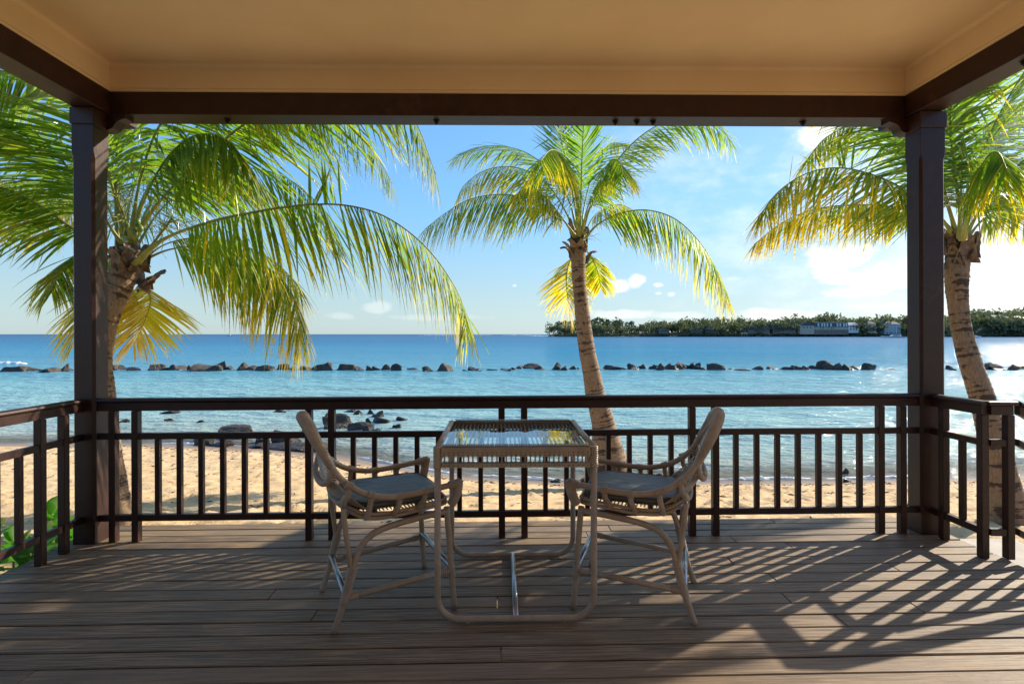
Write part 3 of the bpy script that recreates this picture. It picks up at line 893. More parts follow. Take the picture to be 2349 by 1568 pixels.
# ------------------------------------------------------------------ railings
def handrail_profile():
    # rounded top moulding over a flat sub-rail
    return [(-.024, -.062), (.024, -.062), (.024, -.028), (.030, -.026), (.034, -.016), (.031, -.006), (.018, .0), (-.018, .0), (-.031, -.006), (-.034, -.016), (-.030, -.026), (-.024, -.028)]
def extrude_profile(mb, prof, p0, p1):
    p0 = Vector(p0); p1 = Vector(p1); t0 = (p1 - p0).normalized(); sd = Vector((t0.y, -t0.x, 0)).normalized()
    n = len(prof); vs = []
    for p in (p0, p1):
        for u, z in prof: vs.append(p + sd * u + Vector((0, 0, z)))
    fs = [(i, (i + 1) % n, (i + 1) % n + n, i + n) for i in range(n)] + [tuple(reversed(range(n))), tuple(range(n, 2 * n))]
    mb.add(vs, fs)
def rail_prof_top():
    return [(.024, -.028), (.030, -.026), (.035, -.016), (.031, -.005), (.018, .0), (-.018, .0), (-.031, -.005), (-.035, -.016), (-.030, -.026), (-.024, -.028)]
def railing(root, p0, p1, posts, balusters, zt0=1.0, zt1=1.0, ext0=0, ext1=0):
    """straight rail section in plan from p0 to p1; posts / balusters are distances along it"""
    p0 = Vector((p0[0], p0[1], 0)); p1 = Vector((p1[0], p1[1], 0)); L = (p1 - p0).length; d = (p1 - p0) / L
    rz = math.atan2(d.y, d.x)
    def zt(s): return zt0 + (zt1 - zt0) * s / L
    def bar(name, s0, s1, zo0, zo1, wd):
        mb = MB(); sd = Vector((d.y, -d.x, 0))
        a = p0 + d * s0; b = p0 + d * s1
        pr = [(wd / 2, zo0), (wd / 2, zo1 - .003), (wd / 2 - .003, zo1), (-wd / 2 + .003, zo1), (-wd / 2, zo1 - .003), (-wd / 2, zo0)]
        extrude_profile(mb, pr, a + Vector((0, 0, zt(s0))), b + Vector((0, 0, zt(s1))))
        return mb.build(name, M['paint'], root)
    mb = MB(); a = p0 + d * (-ext0); b = p0 + d * (L + ext1)
    extrude_profile(mb, rail_prof_top(), a + Vector((0, 0, zt(-ext0))), b + Vector((0, 0, zt(L + ext1))))
    mb.build('handrail', M['paint'], root)
    bar('top_bar', 0, L, -.087, -.029, .042)
    bar('mid_rail', 0, L, -.285, -.243, .036)
    bar('bottom_rail', 0, L, -.851, -.808, .036)
    for s in posts:
        c = p0 + d * s
        mb = MB(); m_ = Matrix.Translation(c) @ Matrix.Rotation(rz, 4, 'Z')
        q = MB(); h = .0225
        q.cbox(-h, h, -h - .002, h + .002, 0.002 if zt0 == zt1 else zt(s) - 1.0, zt(s) - .0885, .003)
        mb.add([m_ @ Vector(v) for v in q.v], q.f)
        mb.build('railing_post', M['paint'], root)
    for s in balusters:
        c = p0 + d * s; m_ = Matrix.Translation(c) @ Matrix.Rotation(rz, 4, 'Z'); q = MB()
        h = .0165; q.cbox(-h, h, -.0165, .0165, zt(s) - .8065, zt(s) - .2865, .002)
        mb = MB(); mb.add([m_ @ Vector(v) for v in q.v], q.f); mb.build('baluster', M['paint'], root)
YR = 3.79
fr = settle(thing('railing', 'long dark brown timber railing across the front of the deck', 'railing'), (0, YR, 0))
fr_posts = [-2.69, -2.534, -1.341, -1.182, .008, .167, 1.36, 1.527, 2.717, 2.875]
fr_b = []
for a, b in ((-2.534, -1.341), (-1.182, .008), (.167, 1.36), (1.527, 2.717)):
    for k in range(1, 8): fr_b.append(a + (b - a) * k / 8)
x0 = -2.785; x1 = 2.982
railing(fr, (x0, YR), (x1, YR), [p - x0 for p in fr_posts], [b - x0 for b in fr_b])
lr = settle(thing('railing', 'side railing left of the left veranda post, lit warm red by the sun', 'railing'), (-2.88, 2.0, 0))
xl = -2.882
lp = [3.60, 3.42, 2.23, 2.07, .88, .72]
lb_ = [3.42 - (3.42 - 2.23) * k / 8 for k in range(1, 8)] + [2.07 - (2.07 - .88) * k / 8 for k in range(1, 8)]
railing(lr, (xl, 3.742), (xl, .5), [3.742 - y for y in lp], [3.742 - y for y in lb_], ext0=-.004)
rr0 = settle(thing('railing', 'short side railing turning the corner right of the right veranda post', 'railing'), (3.075, 3.5, 0))
xr = 3.075
railing(rr0, (xr, 3.742), (xr, 3.345), [3.742 - 3.66, 3.742 - 3.36], [3.742 - 3.51], ext1=.02)
railing(rr0, (xr + .026, 3.345), (xr + .16, 3.335), [.118], [], ext0=.02, ext1=.022)
sr = settle(thing('stair_railing', 'descending stair handrail leaving the deck at the far right edge', 'railing'), (3.3, 3.33, 0))
railing(sr, (xr + .20, 3.335), (xr + 1.15, 3.30), [.92], [.15 + .15 * k for k in range(5)], 1.0, .46)
st = settle(thing('deck_stairs', 'pale stone stairs dropping from the right side of the deck', 'stairs'), (3.5, 2.8, 0))
for k in range(3):
    mb = MB(); mb.cbox(3.215 + .30 * k, 3.53 + .30 * k, 1.9, 3.24, -.60, -.16 - .15 * k, .006); mb.build('step', M['stone'], st)
for (a, b, c_, d_, z, lab) in ((1.55, 2.62, 4.55, 5.35, -.47, 'pale paving slab on the sand behind the right chair'),
                             (.82, 1.42, 4.75, 5.3, -.475, 'narrow pale slab on the sand behind the right table leg'),
                             (3.95, 4.75, 4.1, 4.9, -.46, 'pale slab on the sand behind the right railing corner')):
    mb = MB(); mb.cbox(a, b, c_, d_, -.62, z, .01)
    tag(mb.build('paving_slab', M['stone'], loc=((a + b) / 2, (c_ + d_) / 2, -.62)), lab, 'paving slab')

# ------------------------------------------------------------------ rattan furniture helpers
def wrap(mb, pts, r, pitch=.0075, n=9, amp=.0016, attr=None):
    """a pole bound with cane: fine rings along a smooth path; r may be a function of 0..1"""
    pts = catmull(pts, 24)
    L = sum((pts[i] - pts[i - 1]).length for i in range(1, len(pts)))
    turns = max(3, int(L / pitch)); m = turns * 3 + 1
    fine = catmull(pts, m); rr = []
    for i in range(m):
        t0 = i / (m - 1); b_ = r(t0) if callable(r) else r
        rr.append(b_ + (amp if i % 3 == 1 else (amp * .75 if i % 3 == 2 else -amp * .6)))
    mb.tube(fine, rr, n)
def rod(mb, pts, r, n=10, m=None):
    pts = [Vector(p) for p in pts]
    if len(pts) > 2: pts = catmull(pts, m or 8 * len(pts))
    mb.tube(pts, r, n)
def corner(pts, rad, seg=7):
    """polyline with rounded corners"""
    pts = [Vector(p) for p in pts]; out = [pts[0]]
    for i in range(1, len(pts) - 1):
        a = (pts[i - 1] - pts[i]).normalized(); b = (pts[i + 1] - pts[i]).normalized()
        th = a.angle(b); d = rad / math.tan(th / 2); c = pts[i] + (a + b).normalized() * (rad / math.sin(th / 2))
        s0 = pts[i] + a * d; s1 = pts[i] + b * d
        v0 = s0 - c; v1 = s1 - c; an = v0.angle(v1); ax = v0.cross(v1).normalized()
        for k in range(seg + 1):
            out.append(c + Matrix.Rotation(an * k / seg, 3, ax) @ v0)
    out.append(pts[-1]); return out
# ------------------------------------------------------------------ table
TX, TY, TW, TH = .075, 3.062, .815, .883
tb = thing('bar_table', 'square rattan bar table with a glass top between the two chairs', 'table', (TX, TY, ROLL * TX + .001))
h = TW / 2 - .018
for s, yy_ in ((-1, -h), (1, h)):
    mb = MB()
    path = corner([(-h, yy_, TH - .03), (-h, yy_, .018), (h, yy_, .018), (h, yy_, TH - .03)], .11, 8)
    mb.tube(path, .0162, 14)
    for fx in (-.24, .24): mb.tube([(fx, yy_, .006), (fx, yy_, -.001)], .012, 10)
    mb.build('leg_loop', M['rattan'], tb, smooth=True, local=True)
mb = MB(); mb.tube([(0, -h, .020), (0, h, .020)], .0145, 14); mb.build('floor_bar', M['steel'], tb, smooth=True, local=True)
for s in (-1, 1):
    mb = MB(); mb.tube([(s * h, -h - .002, TH - .016), (s * h, h + .002, TH - .016)], .0168, 12); mb.build('top_rail', M['rattan'], tb, smooth=True, local=True)
    mb = MB(); mb.tube([(s * h, -h, TH - .094), (s * h, h, TH - .094)], .011, 8)
    mb.build('lower_rail', M['rattan'], tb, smooth=True, local=True)
    for s2 in (-1, 1):
        mb = MB(); wrap(mb, [(s * h, s2 * h, TH - .112), (s * h, s2 * h, TH - .05), (s * h, s2 * h, TH - .006)], .0205, .0085, 10, .0018)
        mb.build('corner_binding', M['rattan'], tb, local=True)
for s in (-1, 1):
    # woven apron: upper band bound in pairs, open lattice, lower band
    mb = MB(); rw = random.Random(3)
    yA = s * h
    n = 62; x0 = -h + .022; x1 = h - .022; dx = (x1 - x0) / n
    for k in range(n):
        xx = x0 + dx * (k + .5); j = rw.uniform(-.0006, .0006)
        # vertical cane loop over the top rail
        ys_ = .0205 + j
        mb.box((xx, yA - .0185 * 1.0, TH - .032), (dx * .86, .0035, .046))
        mb.box((xx, yA + .0185, TH - .032), (dx * .86, .0035, .046))
        mb.box((xx, yA - .010, TH - .0045 + j), (dx * .84, .019, .0038), rx=-.42 if s < 0 else -.42)
        mb.box((xx, yA + .010, TH - .0045 + j), (dx * .84, .019, .0038), rx=.42)
        mb.box((xx, yA - .0185, TH - .0985), (dx * .86, .0035, .021 + j))
        mb.box((xx, yA + .0185, TH - .0985), (dx * .86, .0035, .021 + j))
    mb.build('woven_band', M['rattan'], tb, local=True)['kind'] = 'stuff'
    mb = MB()
    mb.bx(x0 - .004, x1 + .004, yA - .013, yA + .013, TH - .05, TH - .012)
    mb.tube([(x0 - .01, yA, TH - .0985), (x1 + .01, yA, TH - .0985)], .0105, 8)
    mb.build('frame_bar', M['rattan'], tb, local=True)
    mb = MB()
    for k in range(n // 2):
        xx = x0 + dx * (2 * k + 1) + rw.uniform(-.001, .001)
        mb.box((xx, yA - .002, TH - .074), (.0075, .009, .044))
    mb.build('lattice', M['rattan'], tb, local=True)
    mb = MB()  # solid dark chips on the bands: shade of weave holes put in as colour
    for zz, st_ in ((TH - .034, 2), (TH - .047, 2), (TH - .0985, 2)):
        for k in range(n // 2):
            xx = x0 + dx * (2 * k + 1)
            mb.box((xx, yA - .0208, zz), (.006, .0012, .0035)); mb.box((xx, yA + .0208, zz), (.006, .0012, .0035))
    mb.build('painted_gap_shade', M['bolt'], tb, local=True)
for k in range(31):
    xx = -h + .03 + (2 * h - .06) * k / 30
    mb = MB(); mb.box((xx, 0, TH - .024), (.0085, 2 * h - .03, .006)); mb.build('cane_strip', M['rattan'], tb, local=True)
mb = MB(); mb.cbox(-h + .016, h - .016, -h + .016, h - .016, TH - .0145, TH - .0075, .001); mb.build('glass_top', M['glass'], tb, local=True)

# ------------------------------------------------------------------ chairs
def make_chair(label):
    ch = thing('rattan_armchair', label, 'chair')
    for s in (-1, 1):
        rim = [(.318, .284 * s, .655), (.25, .285 * s, .650), (.104, .286 * s, .634), (-.03, .284 * s, .630), (-.13, .280 * s, .650), (-.20, .275 * s, .682), (-.27, .264 * s, .740), (-.33, .244 * s, .82)]
        mb = MB(); rod(mb, rim, .0155, 12, 60); mb.build('arm_rail', M['rattan'], ch, smooth=True, local=True)
        # double pole of the back edge bound with cane, meeting in a thick crest
        up = [(-.315, .249 * s, .80), (-.352, .226 * s, .87), (-.383, .190 * s, .93), (-.405, .135 * s, .98), (-.418, .07 * s, 1.005), (-.421, .0, 1.012)]
        mb = MB(); wrap(mb, up, lambda t: .0185 + .012 * min(1, t * 1.6), .0078, 12, .0018); mb.build('back_binding', M['rattan'], ch, local=True)
        inner = [(-.29, .236 * s, .772), (-.335, .205 * s, .85), (-.365, .165 * s, .90), (-.385, .11 * s, .945), (-.395, .05 * s, .965), (-.396, 0, .967)]
        mb = MB(); rod(mb, inner, .010, 8, 40); mb.build('inner_hoop', M['rattan'], ch, smooth=True, local=True)
        # front stump of the arm, a broad bound block narrowing downwards
        mb = MB(); wrap(mb, [(.314, .284 * s, .672), (.310, .284 * s, .625), (.300, .276 * s, .585), (.285, .262 * s, .545)], lambda t: .027 - .004 * t, .009, 12, .0018); mb.build('arm_front', M['rattan'], ch, local=True)
        mb = MB(); wrap(mb, [(.325, .284 * s, .657), (.285, .284 * s, .6535), (.262, .285 * s, .651)], lambda t: .0255 - .006 * t, .009, 12, .0016); mb.build('arm_binding', M['rattan'], ch, local=True)
        # U shaped struts between arm and seat
        for (xa, za, xb_, zb) in ((.135, .636, .118, .541), (.005, .628, -.012, .527), (-.135, .652, -.148, .532), (-.238, .712, -.255, .612)):
            mb = MB()
            wrap(mb, [(xa, .285 * s, za - .012), (xa - .004, .284 * s, za - .045), (xb_, .272 * s, zb + .03), (xb_ - .004, .250 * s, zb + .004), (xb_ - .006, .225 * s, zb + .004)], .0135, .010, 9, .0013)
            wrap(mb, [(xa - .018, .285 * s, za + (.008 if xa < -.1 else .0)), (xa, .2852 * s, za), (xa + .018, .285 * s, za + (-.006 if xa < -.1 else .001))], .0185, .007, 10, .0014)
            mb.build('arm_strut', M['rattan'], ch, local=True)
        # legs
        mb = MB(); rod(mb, [(.262, .250 * s, .53), (.272, .256 * s, .40), (.286, .264 * s, .18), (.300, .270 * s, .0)], .0158, 12, 20)
        fl = mb.build('leg', M['rattan'], ch, smooth=True, local=True)
        mb = MB(); wrap(mb, [(.2835, .263 * s, .225), (.2845, .2635 * s, .205), (.286, .264 * s, .185), (.2875, .2645 * s, .165)], .0185, .008, 10, .0014); mb.build('binding', M['rattan'], fl, local=True)
        mb = MB(); rod(mb, [(.265, .250 * s, .508), (.12, .248 * s, .495), (-.02, .246 * s, .478), (-.115, .246 * s, .452), (-.175, .246 * s, .400), (-.210, .246 * s, .320), (-.235, .243 * s, .22), (-.262, .239 * s, .12), (-.302, .232 * s, .0)], .0162, 12, 60)
        bl = mb.build('leg', M['rattan'], ch, smooth=True, local=True)
        mb = MB(); wrap(mb, [(-.214, .246 * s, .305), (-.225, .2445 * s, .26), (-.240, .242 * s, .20), (-.256, .240 * s, .14)], lambda t: .0225 - .002 * t, .0078, 11, .0015); mb.build('binding', M['rattan'], bl, local=True)
        mb = MB(); rod(mb, [(-.262, .258 * s, .60), (-.252, .256 * s, .50), (-.236, .250 * s, .38), (-.222, .246 * s, .27)], .0128, 10, 20); mb.build('back_stay', M['rattan'], ch, smooth=True, local=True)
        mb = MB(); rod(mb, [(.284, .262 * s, .20), (-.250, .240 * s, .158)], .0150, 10)
        sd = mb.build('side_stretcher', M['rattan'], ch, smooth=True, local=True)
        mb = MB()
        wrap(mb, [(.268, .2615 * s, .1985), (.25, .261 * s, .197), (.225, .26 * s, .195)], .0172, .009, 10, .0013)
        mb.build('binding', M['rattan'], sd, local=True); mb = MB()
        wrap(mb, [(-.235, .2405 * s, .159), (-.215, .2412 * s, .1605), (-.19, .242 * s, .1625)], .0172, .009, 10, .0013)
        mb.build('binding', M['rattan'], sd, local=True)
    mb = MB(); rod(mb, [(.281, -.255, .222), (.281, .255, .222)], .0142, 12); mb.build('front_stretcher', M['steel'], ch, smooth=True, local=True)
    mb = MB(); rod(mb, [(-.252, -.232, .185), (-.252, .232, .185)], .0142, 12); mb.build('back_stretcher', M['steel'], ch, smooth=True, local=True)
    # seat hoops, two rows of pole
    for dz, rr, nm in ((0, .0105, 'seat_hoop'), (.020, .009, 'seat_hoop')):
        hp = [(.27, .0, .552 + dz), (.27, .17, .550 + dz), (.255, .235, .547 + dz), (.12, .250, .536 + dz), (-.02, .250, .524 + dz), (-.14, .246, .530 + dz), (-.215, .215, .560 + dz), (-.262, .13, .582 + dz), (-.275, 0, .588 + dz)]
        hp = hp + [(x, -y, z) for x, y, z in reversed(hp[:-1])]
        mb = MB(); rod(mb, hp, rr, 8, 90); mb.build(nm, M['rattan'], ch, smooth=True, local=True)
    # seat canes under the cushion
    mb = MB()
    for k in range(26):
        x = -.235 + k * .0195; y = .226
        z = .553 + .06 * max(0, -x - .05) - (.006 if x > 0 else 0)
        rod(mb, [(x, -y, z), (x, 0, z - .006), (x, y, z)], .0036, 5, 7)
    mb.build('seat_cane', M['rattan'], ch, smooth=True, local=True)
    # rear basket: canes bowed round from one arm to the other
    mb = MB()
    for k in range(17):
        t0 = k / 16
        x = -.145 - .155 * t0; z = .545 + .155 * t0 ** 1.1 + .02 * t0; y = .250 - .002 * t0
        xb = -.262 - .072 * t0 ; zb = .590 + .115 * t0
        rod(mb, [(x, -y, z + .03 * (1 - t0)), (xb + .045, -y * .78, zb + .006), (xb, -y * .35, zb), (xb, y * .35, zb), (xb + .045, y * .78, zb + .006), (x, y, z + .03 * (1 - t0))], .0036, 5, 18)
    mb.build('basket_cane', M['rattan'], ch, smooth=True, local=True)
    # lumbar hoop bulging behind
    mb = MB()
    hoop = [(-.312, .250, .782), (-.324, .238, .742), (-.336, .200, .714), (-.347, .12, .698), (-.352, 0, .694)]
    hoop = hoop + [(x, -y, z) for x, y, z in reversed(hoop[:-1])]
    wrap(mb, hoop, .0135, .0085, 10, .0016); mb.build('lumbar_hoop', M['rattan'], ch, local=True)
    mb = MB()
    hoop2 = [(-.255, .262, .655), (-.264, .242, .624), (-.272, .190, .608), (-.279, .10, .600), (-.281, 0, .597)]
    hoop2 = hoop2 + [(x, -y, z) for x, y, z in reversed(hoop2[:-1])]
    wrap(mb, hoop2, .0130, .0085, 10, .0015); mb.build('basket_hoop', M['rattan'], ch, local=True)
    # upper back canes
    mb = MB()
    for k in range(20):
        t0 = k / 19
        z = .735 + .225 * t0; x = -.292 - .100 * t0 ** .9; y = .245 - .19 * t0 ** 2.2
        sag = .038 * max(0, 1 - t0 / .42)
        rod(mb, [(x, -y, z), (x - sag * .8, -y * .7, z - .012), (x - sag, 0, z - .018), (x - sag * .8, y * .7, z - .012), (x, y, z)], .0032, 5, 14)
    mb.build('back_cane', M['rattan'], ch, smooth=True, local=True)
    # cushion
    nu, nv = 34, 30; vs = []; fs = []
    def sq(a, e): return math.copysign(abs(math.cos(a)) ** e, math.cos(a)), math.copysign(abs(math.sin(a)) ** e, math.sin(a))
    for i in range(nv + 1):
        ph = -math.pi / 2 + math.pi * i / nv
        cz = math.copysign(abs(math.sin(ph)) ** .62, math.sin(ph)); cr = abs(math.cos(ph)) ** .22 if abs(math.cos(ph)) > 1e-6 else 0
        for j in range(nu):
            c_, s_2 = sq(2 * math.pi * j / nu, .42)
            x = .015 + .243 * cr * c_; y = .236 * cr * s_2
            cen = 1 - max(abs((x - .015) / .243), abs(y / .236)) ** 3
            z = .585 + .036 * cz * (.55 + .45 * cen) + .004 * mnoise.noise(Vector((x * 14, y * 14, 1))) + .035 * max(0, (x - .05)) + .16 * max(0, -x - .12) ** 1.3
            vs.append((x, y, z))
    for i in range(nv):
        for j in range(nu):
            fs.append((i * nu + j, i * nu + (j + 1) % nu, (i + 1) * nu + (j + 1) % nu, (i + 1) * nu + j))
    mb = MB(); mb.add(vs, fs); cu = mb.build('cushion', M['cushion'], ch, smooth=True, local=True)
    mb = MB()
    for dzz in (-.016, .016):
        ring = []
        for j in range(61):
            c_, s_2 = sq(2 * math.pi * j / 60, .42); x = .015 + .240 * c_; y = .233 * s_2
            ring.append((x, y, .585 + dzz + .035 * max(0, (x - .05)) + .16 * max(0, -x - .12) ** 1.3))
        mb.tube(ring, .0038, 6, cap=False)
    mb.build('piping', M['cushion'], cu, smooth=True, local=True)
    return ch
c1 = make_chair('rattan armchair with grey cushion at the left side of the table')
c1.location = (-.629, 2.939, -.629 * ROLL + .0015); c1.rotation_euler = (0, 0, R(25))
c1['group'] = 'rattan armchairs at the bar table'
c2 = copy_tree(c1)
c2.location = (.751, 2.951, .751 * ROLL + .0015); c2.rotation_euler = (0, 0, R(160.5))
c2['label'] = 'rattan armchair with grey cushion at the right side of the table'
# ------------------------------------------------------------------ coconut palms
pr = random.Random(21)
def frond(palm, pts, Lm=.75, hang=.55, dry=0.15, petiole=.24, base_r=.042, npair=62, fold=.35, width=.031, twist=0.0, tipdry=.35, mess=1.5, up=0.0, open_=1.0, spike=None):
    """one pinnate leaf: pts = surveyed midrib (px, py, depth) in the 2349 px photograph"""
    c = catmull([P(*p) if not isinstance(p, Vector) else p for p in pts], 72)
    n = len(c)
    rr = []; el = []
    for i in range(n):
        t = i / (n - 1)
        rr.append(.0035 + (base_r - .0035) * (max(0, 1 - t / .16) ** 1.6 * .62 + .38 * (1 - t) ** 1.15)); el.append(.62 + .2 * min(1, t * 3))
    npair = int(npair * 1.36); Lm = Lm * 1.08; mb = MB(); mb.tube(c, rr, 8, ell=el)
    ra = mb.build('frond', M['rachis'], palm, smooth=True)
    ra['_o'] = palm['_o']
    L = sum((c[i] - c[i - 1]).length for i in range(1, n))
    vs = []; fs = []; dr = []
    DOWN = Vector((0, 0, -1))
    for side in (-1, 1):
        for k in range(npair):
            t = petiole + (1 - petiole) * ((k + .5 + pr.uniform(-.3, .3)) / npair)
            t = min(max(t, petiole), .997)
            f_ = t * (n - 1); i = min(int(f_), n - 2); a = f_ - i
            p = c[i].lerp(c[i + 1], a); T = (c[min(i + 2, n - 1)] - c[max(i - 1, 0)]).normalized()
            S_ = T.cross(UP)
            if S_.length < .05: S_ = RT.copy()
            S_.normalize(); N = S_.cross(T).normalized()
            if twist: 
                m_ = Matrix.Rotation(twist, 3, T); S_ = m_ @ S_; N = m_ @ N
            q = (t - petiole) / (1 - petiole)
            prof = (.72 + 1.4 * q if q < .2 else 1.0) * (1 - max(0, (q - .6) / .4) ** 1.7 * .58)
            Lf = Lm * prof * pr.uniform(.88, 1.08) * (1 if pr.random() > .05 * mess else pr.uniform(.4, .8))
            fwd = .30 + .95 * q ** 1.5
            Dn = DOWN - T * DOWN.dot(T)
            phi = min(1.45, max(-.3, hang * 1.55 * (1 - .35 * q)) + pr.gauss(0, .10))
            d = (S_ * side * math.cos(phi) * open_ + Dn * math.sin(phi) + T * fwd + N * up).normalized()
            d = (d + Vector((pr.gauss(0, 1), pr.gauss(0, 1), pr.gauss(0, 1))) * .045 * mess).normalized()
            bend = hang * pr.uniform(.7, 1.3)
            if spike and spike[0] < t < spike[1] and side == spike[2] and pr.random() < (.6 if spike[2] > 0 else .3):
                d = (UP * pr.uniform(.6, 1.3) + T * pr.uniform(-.2, .9) + S_ * side * .3).normalized(); bend = pr.uniform(.0, .9); Lf *= .42
            kink = pr.uniform(.35, .7) if pr.random() < .10 * mess else 9
            seg = 6; wd = width * pr.uniform(.8, 1.15) * (.75 + .25 * prof)
            pos = p.copy(); dd = d.copy(); b0 = len(vs)
            dry0 = dry + pr.uniform(-.16, .16) + (.25 if pr.random() < .07 else 0)
            Wv = dd.cross(N)
            for j in range(seg + 1):
                u = j / seg
                if j:
                    pos = pos + dd * (Lf / seg)
                    dd = (dd + DOWN * (bend * .15 * (.3 + u * 1.3))).normalized()
                    if u > kink: dd = (dd + DOWN * 1.1).normalized(); kink = 9
                Wv = dd.cross(N)
                if Wv.length < .12: Wv = dd.cross(S_)
                Wv.normalize(); Nn = Wv.cross(dd).normalized()
                wj = wd * (.55 + .9 * u if u < .3 else (1.02 - .98 * ((u - .3) / .7) ** 1.35)) * .5
                vs += [pos - Wv * wj + Nn * wj * fold * -1, pos, pos + Wv * wj + Nn * wj * fold * -1]
                dv = dry0 + tipdry * u ** 2.2 + (.16 * q)
                dr += [dv, dv, dv]
            for j in range(seg):
                o_ = b0 + j * 3
                fs += [(o_, o_ + 1, o_ + 4, o_ + 3), (o_ + 1, o_ + 2, o_ + 5, o_ + 4)]
    mb = MB(); mb.add(vs, fs, 0, dry=dr)
    lf = mb.build('leaflets', M['leaf'], ra, smooth=False)
    tag(lf, kind='stuff')
    return ra
def trunk(palm, pts, radii, seed=0):
    c = catmull(pts, 240); m = len(c)
    L = [0.0]
    for i in range(1, m): L.append(L[-1] + (c[i] - c[i - 1]).length)
    rr = []
    for i in range(m):
        t = i / (m - 1); f_ = t * (len(radii) - 1); j = min(int(f_), len(radii) - 2); r0 = radii[j] * (1 - (f_ - j)) + radii[j + 1] * (f_ - j)
        ph = (L[i] / .062 + .8 * mnoise.noise(Vector((L[i] * 3, seed, 0)))) % 1
        rr.append(r0 * (1 + .045 * (1 - ph) ** 2 - .012))
    mb = MB(); mb.tube(c, rr, 22, attr=True)
    for i, v in enumerate(mb.v):
        q = Vector(v); ax = c[min(i // 22, m - 1)]; d = q - ax
        k = 1 + .05 * mnoise.noise(q * 3.3 + Vector((seed, 0, 0))) + .025 * mnoise.noise(q * 14)
        mb.v[i] = tuple(ax + d * k)
    return mb.build('trunk', M['trunk'], palm, smooth=True)
def leaf_base(palm, origin, az_, tilt, L=.38, w_=.13, curl=.8, seed=0):
    """dead brown leaf sheath clasping the crown"""
    rs = random.Random(seed); dh = Vector((math.cos(az_), math.sin(az_), 0)); sd = Vector((-math.sin(az_), math.cos(az_), 0))
    vs = []; n = 9; mm = 7; p = Vector(origin) + dh * .07; d = (dh * math.cos(tilt) + UP * math.sin(tilt)).normalized()
    for i in range(n + 1):
        u = i / n
        ww = w_ * (1.15 - .75 * u ** .8) * (1 if i < n else .55)
        nn = sd.cross(d).normalized()
        for j in range(mm):
            v = (j / (mm - 1) * 2 - 1)
            k = mnoise.noise(Vector((i * .7, j * .8, seed)))
            vs.append(p + sd * v * ww + nn * ((v * v) * ww * .55 * (1 - u * .3) + .022 * k) + d * (.02 * k))
        p = p + d * (L / n); d = (d + (dh * .3 - UP) * curl * .22 * u).normalized()
    fs = [(i * mm + j, i * mm + j + 1, (i + 1) * mm + j + 1, (i + 1) * mm + j) for i in range(n) for j in range(mm - 1)]
    m0 = len(vs)
    vs += [Vector(v) - sd.cross(d).normalized() * .012 for v in vs[:m0]]
    fs += [tuple(reversed([k + m0 for k in f])) for f in fs]
    mb = MB(); mb.add(vs, fs); return mb.build('leaf_base', M['sheath'], palm, smooth=True)
def spadix(palm, origin, d, L=.45, n=16, seed=0):
    rs = random.Random(seed); mb = MB(); o = Vector(origin); d = Vector(d).normalized()
    mb.tube(catmull([o, o + d * L * .5, o + d * L], 8), [.012] * 8, 6)
    for k in range(n):
        s0 = o + d * L * rs.uniform(.3, 1.0); q = (d * rs.uniform(.2, 1.0) + Vector((rs.gauss(0, .6), rs.gauss(0, .6), rs.gauss(-.25, .6)))).normalized(); pts = [s0]
        for j in range(9):
            q = (q + Vector((rs.gauss(0, .3), rs.gauss(0, .3), rs.gauss(-.08, .3)))).normalized(); pts.append(pts[-1] + q * .034)
        mb.tube(pts, [.0045 - .0003 * j for j in range(10)], 5)
    fs = mb.build('flower_stalk', M['rachis'], palm, smooth=True)
    return fs
def nut(palm, p, r=.035):
    import bmesh
    bm = bmesh.new(); bmesh.ops.create_uvsphere(bm, u_segments=10, v_segments=8, radius=r)
    for v in bm.verts: v.co.z *= 1.3
    me = bpy.data.meshes.new('coconut'); bm.to_mesh(me); bm.free(); me.materials.append(M['nut'])
    me.polygons.foreach_set('use_smooth', [True] * len(me.polygons))
    o = bpy.data.objects.new('coconut', me); link(o, palm); o.location = Vector(p) - Vector(palm['_o']); o.rotation_euler = (pr.uniform(-.6, .6), pr.uniform(-.6, .6), 0)
def palm_root(label, loc):
    r = thing('palm_tree', label, 'palm tree', loc, group='coconut palms on the beach'); return base(r, loc)

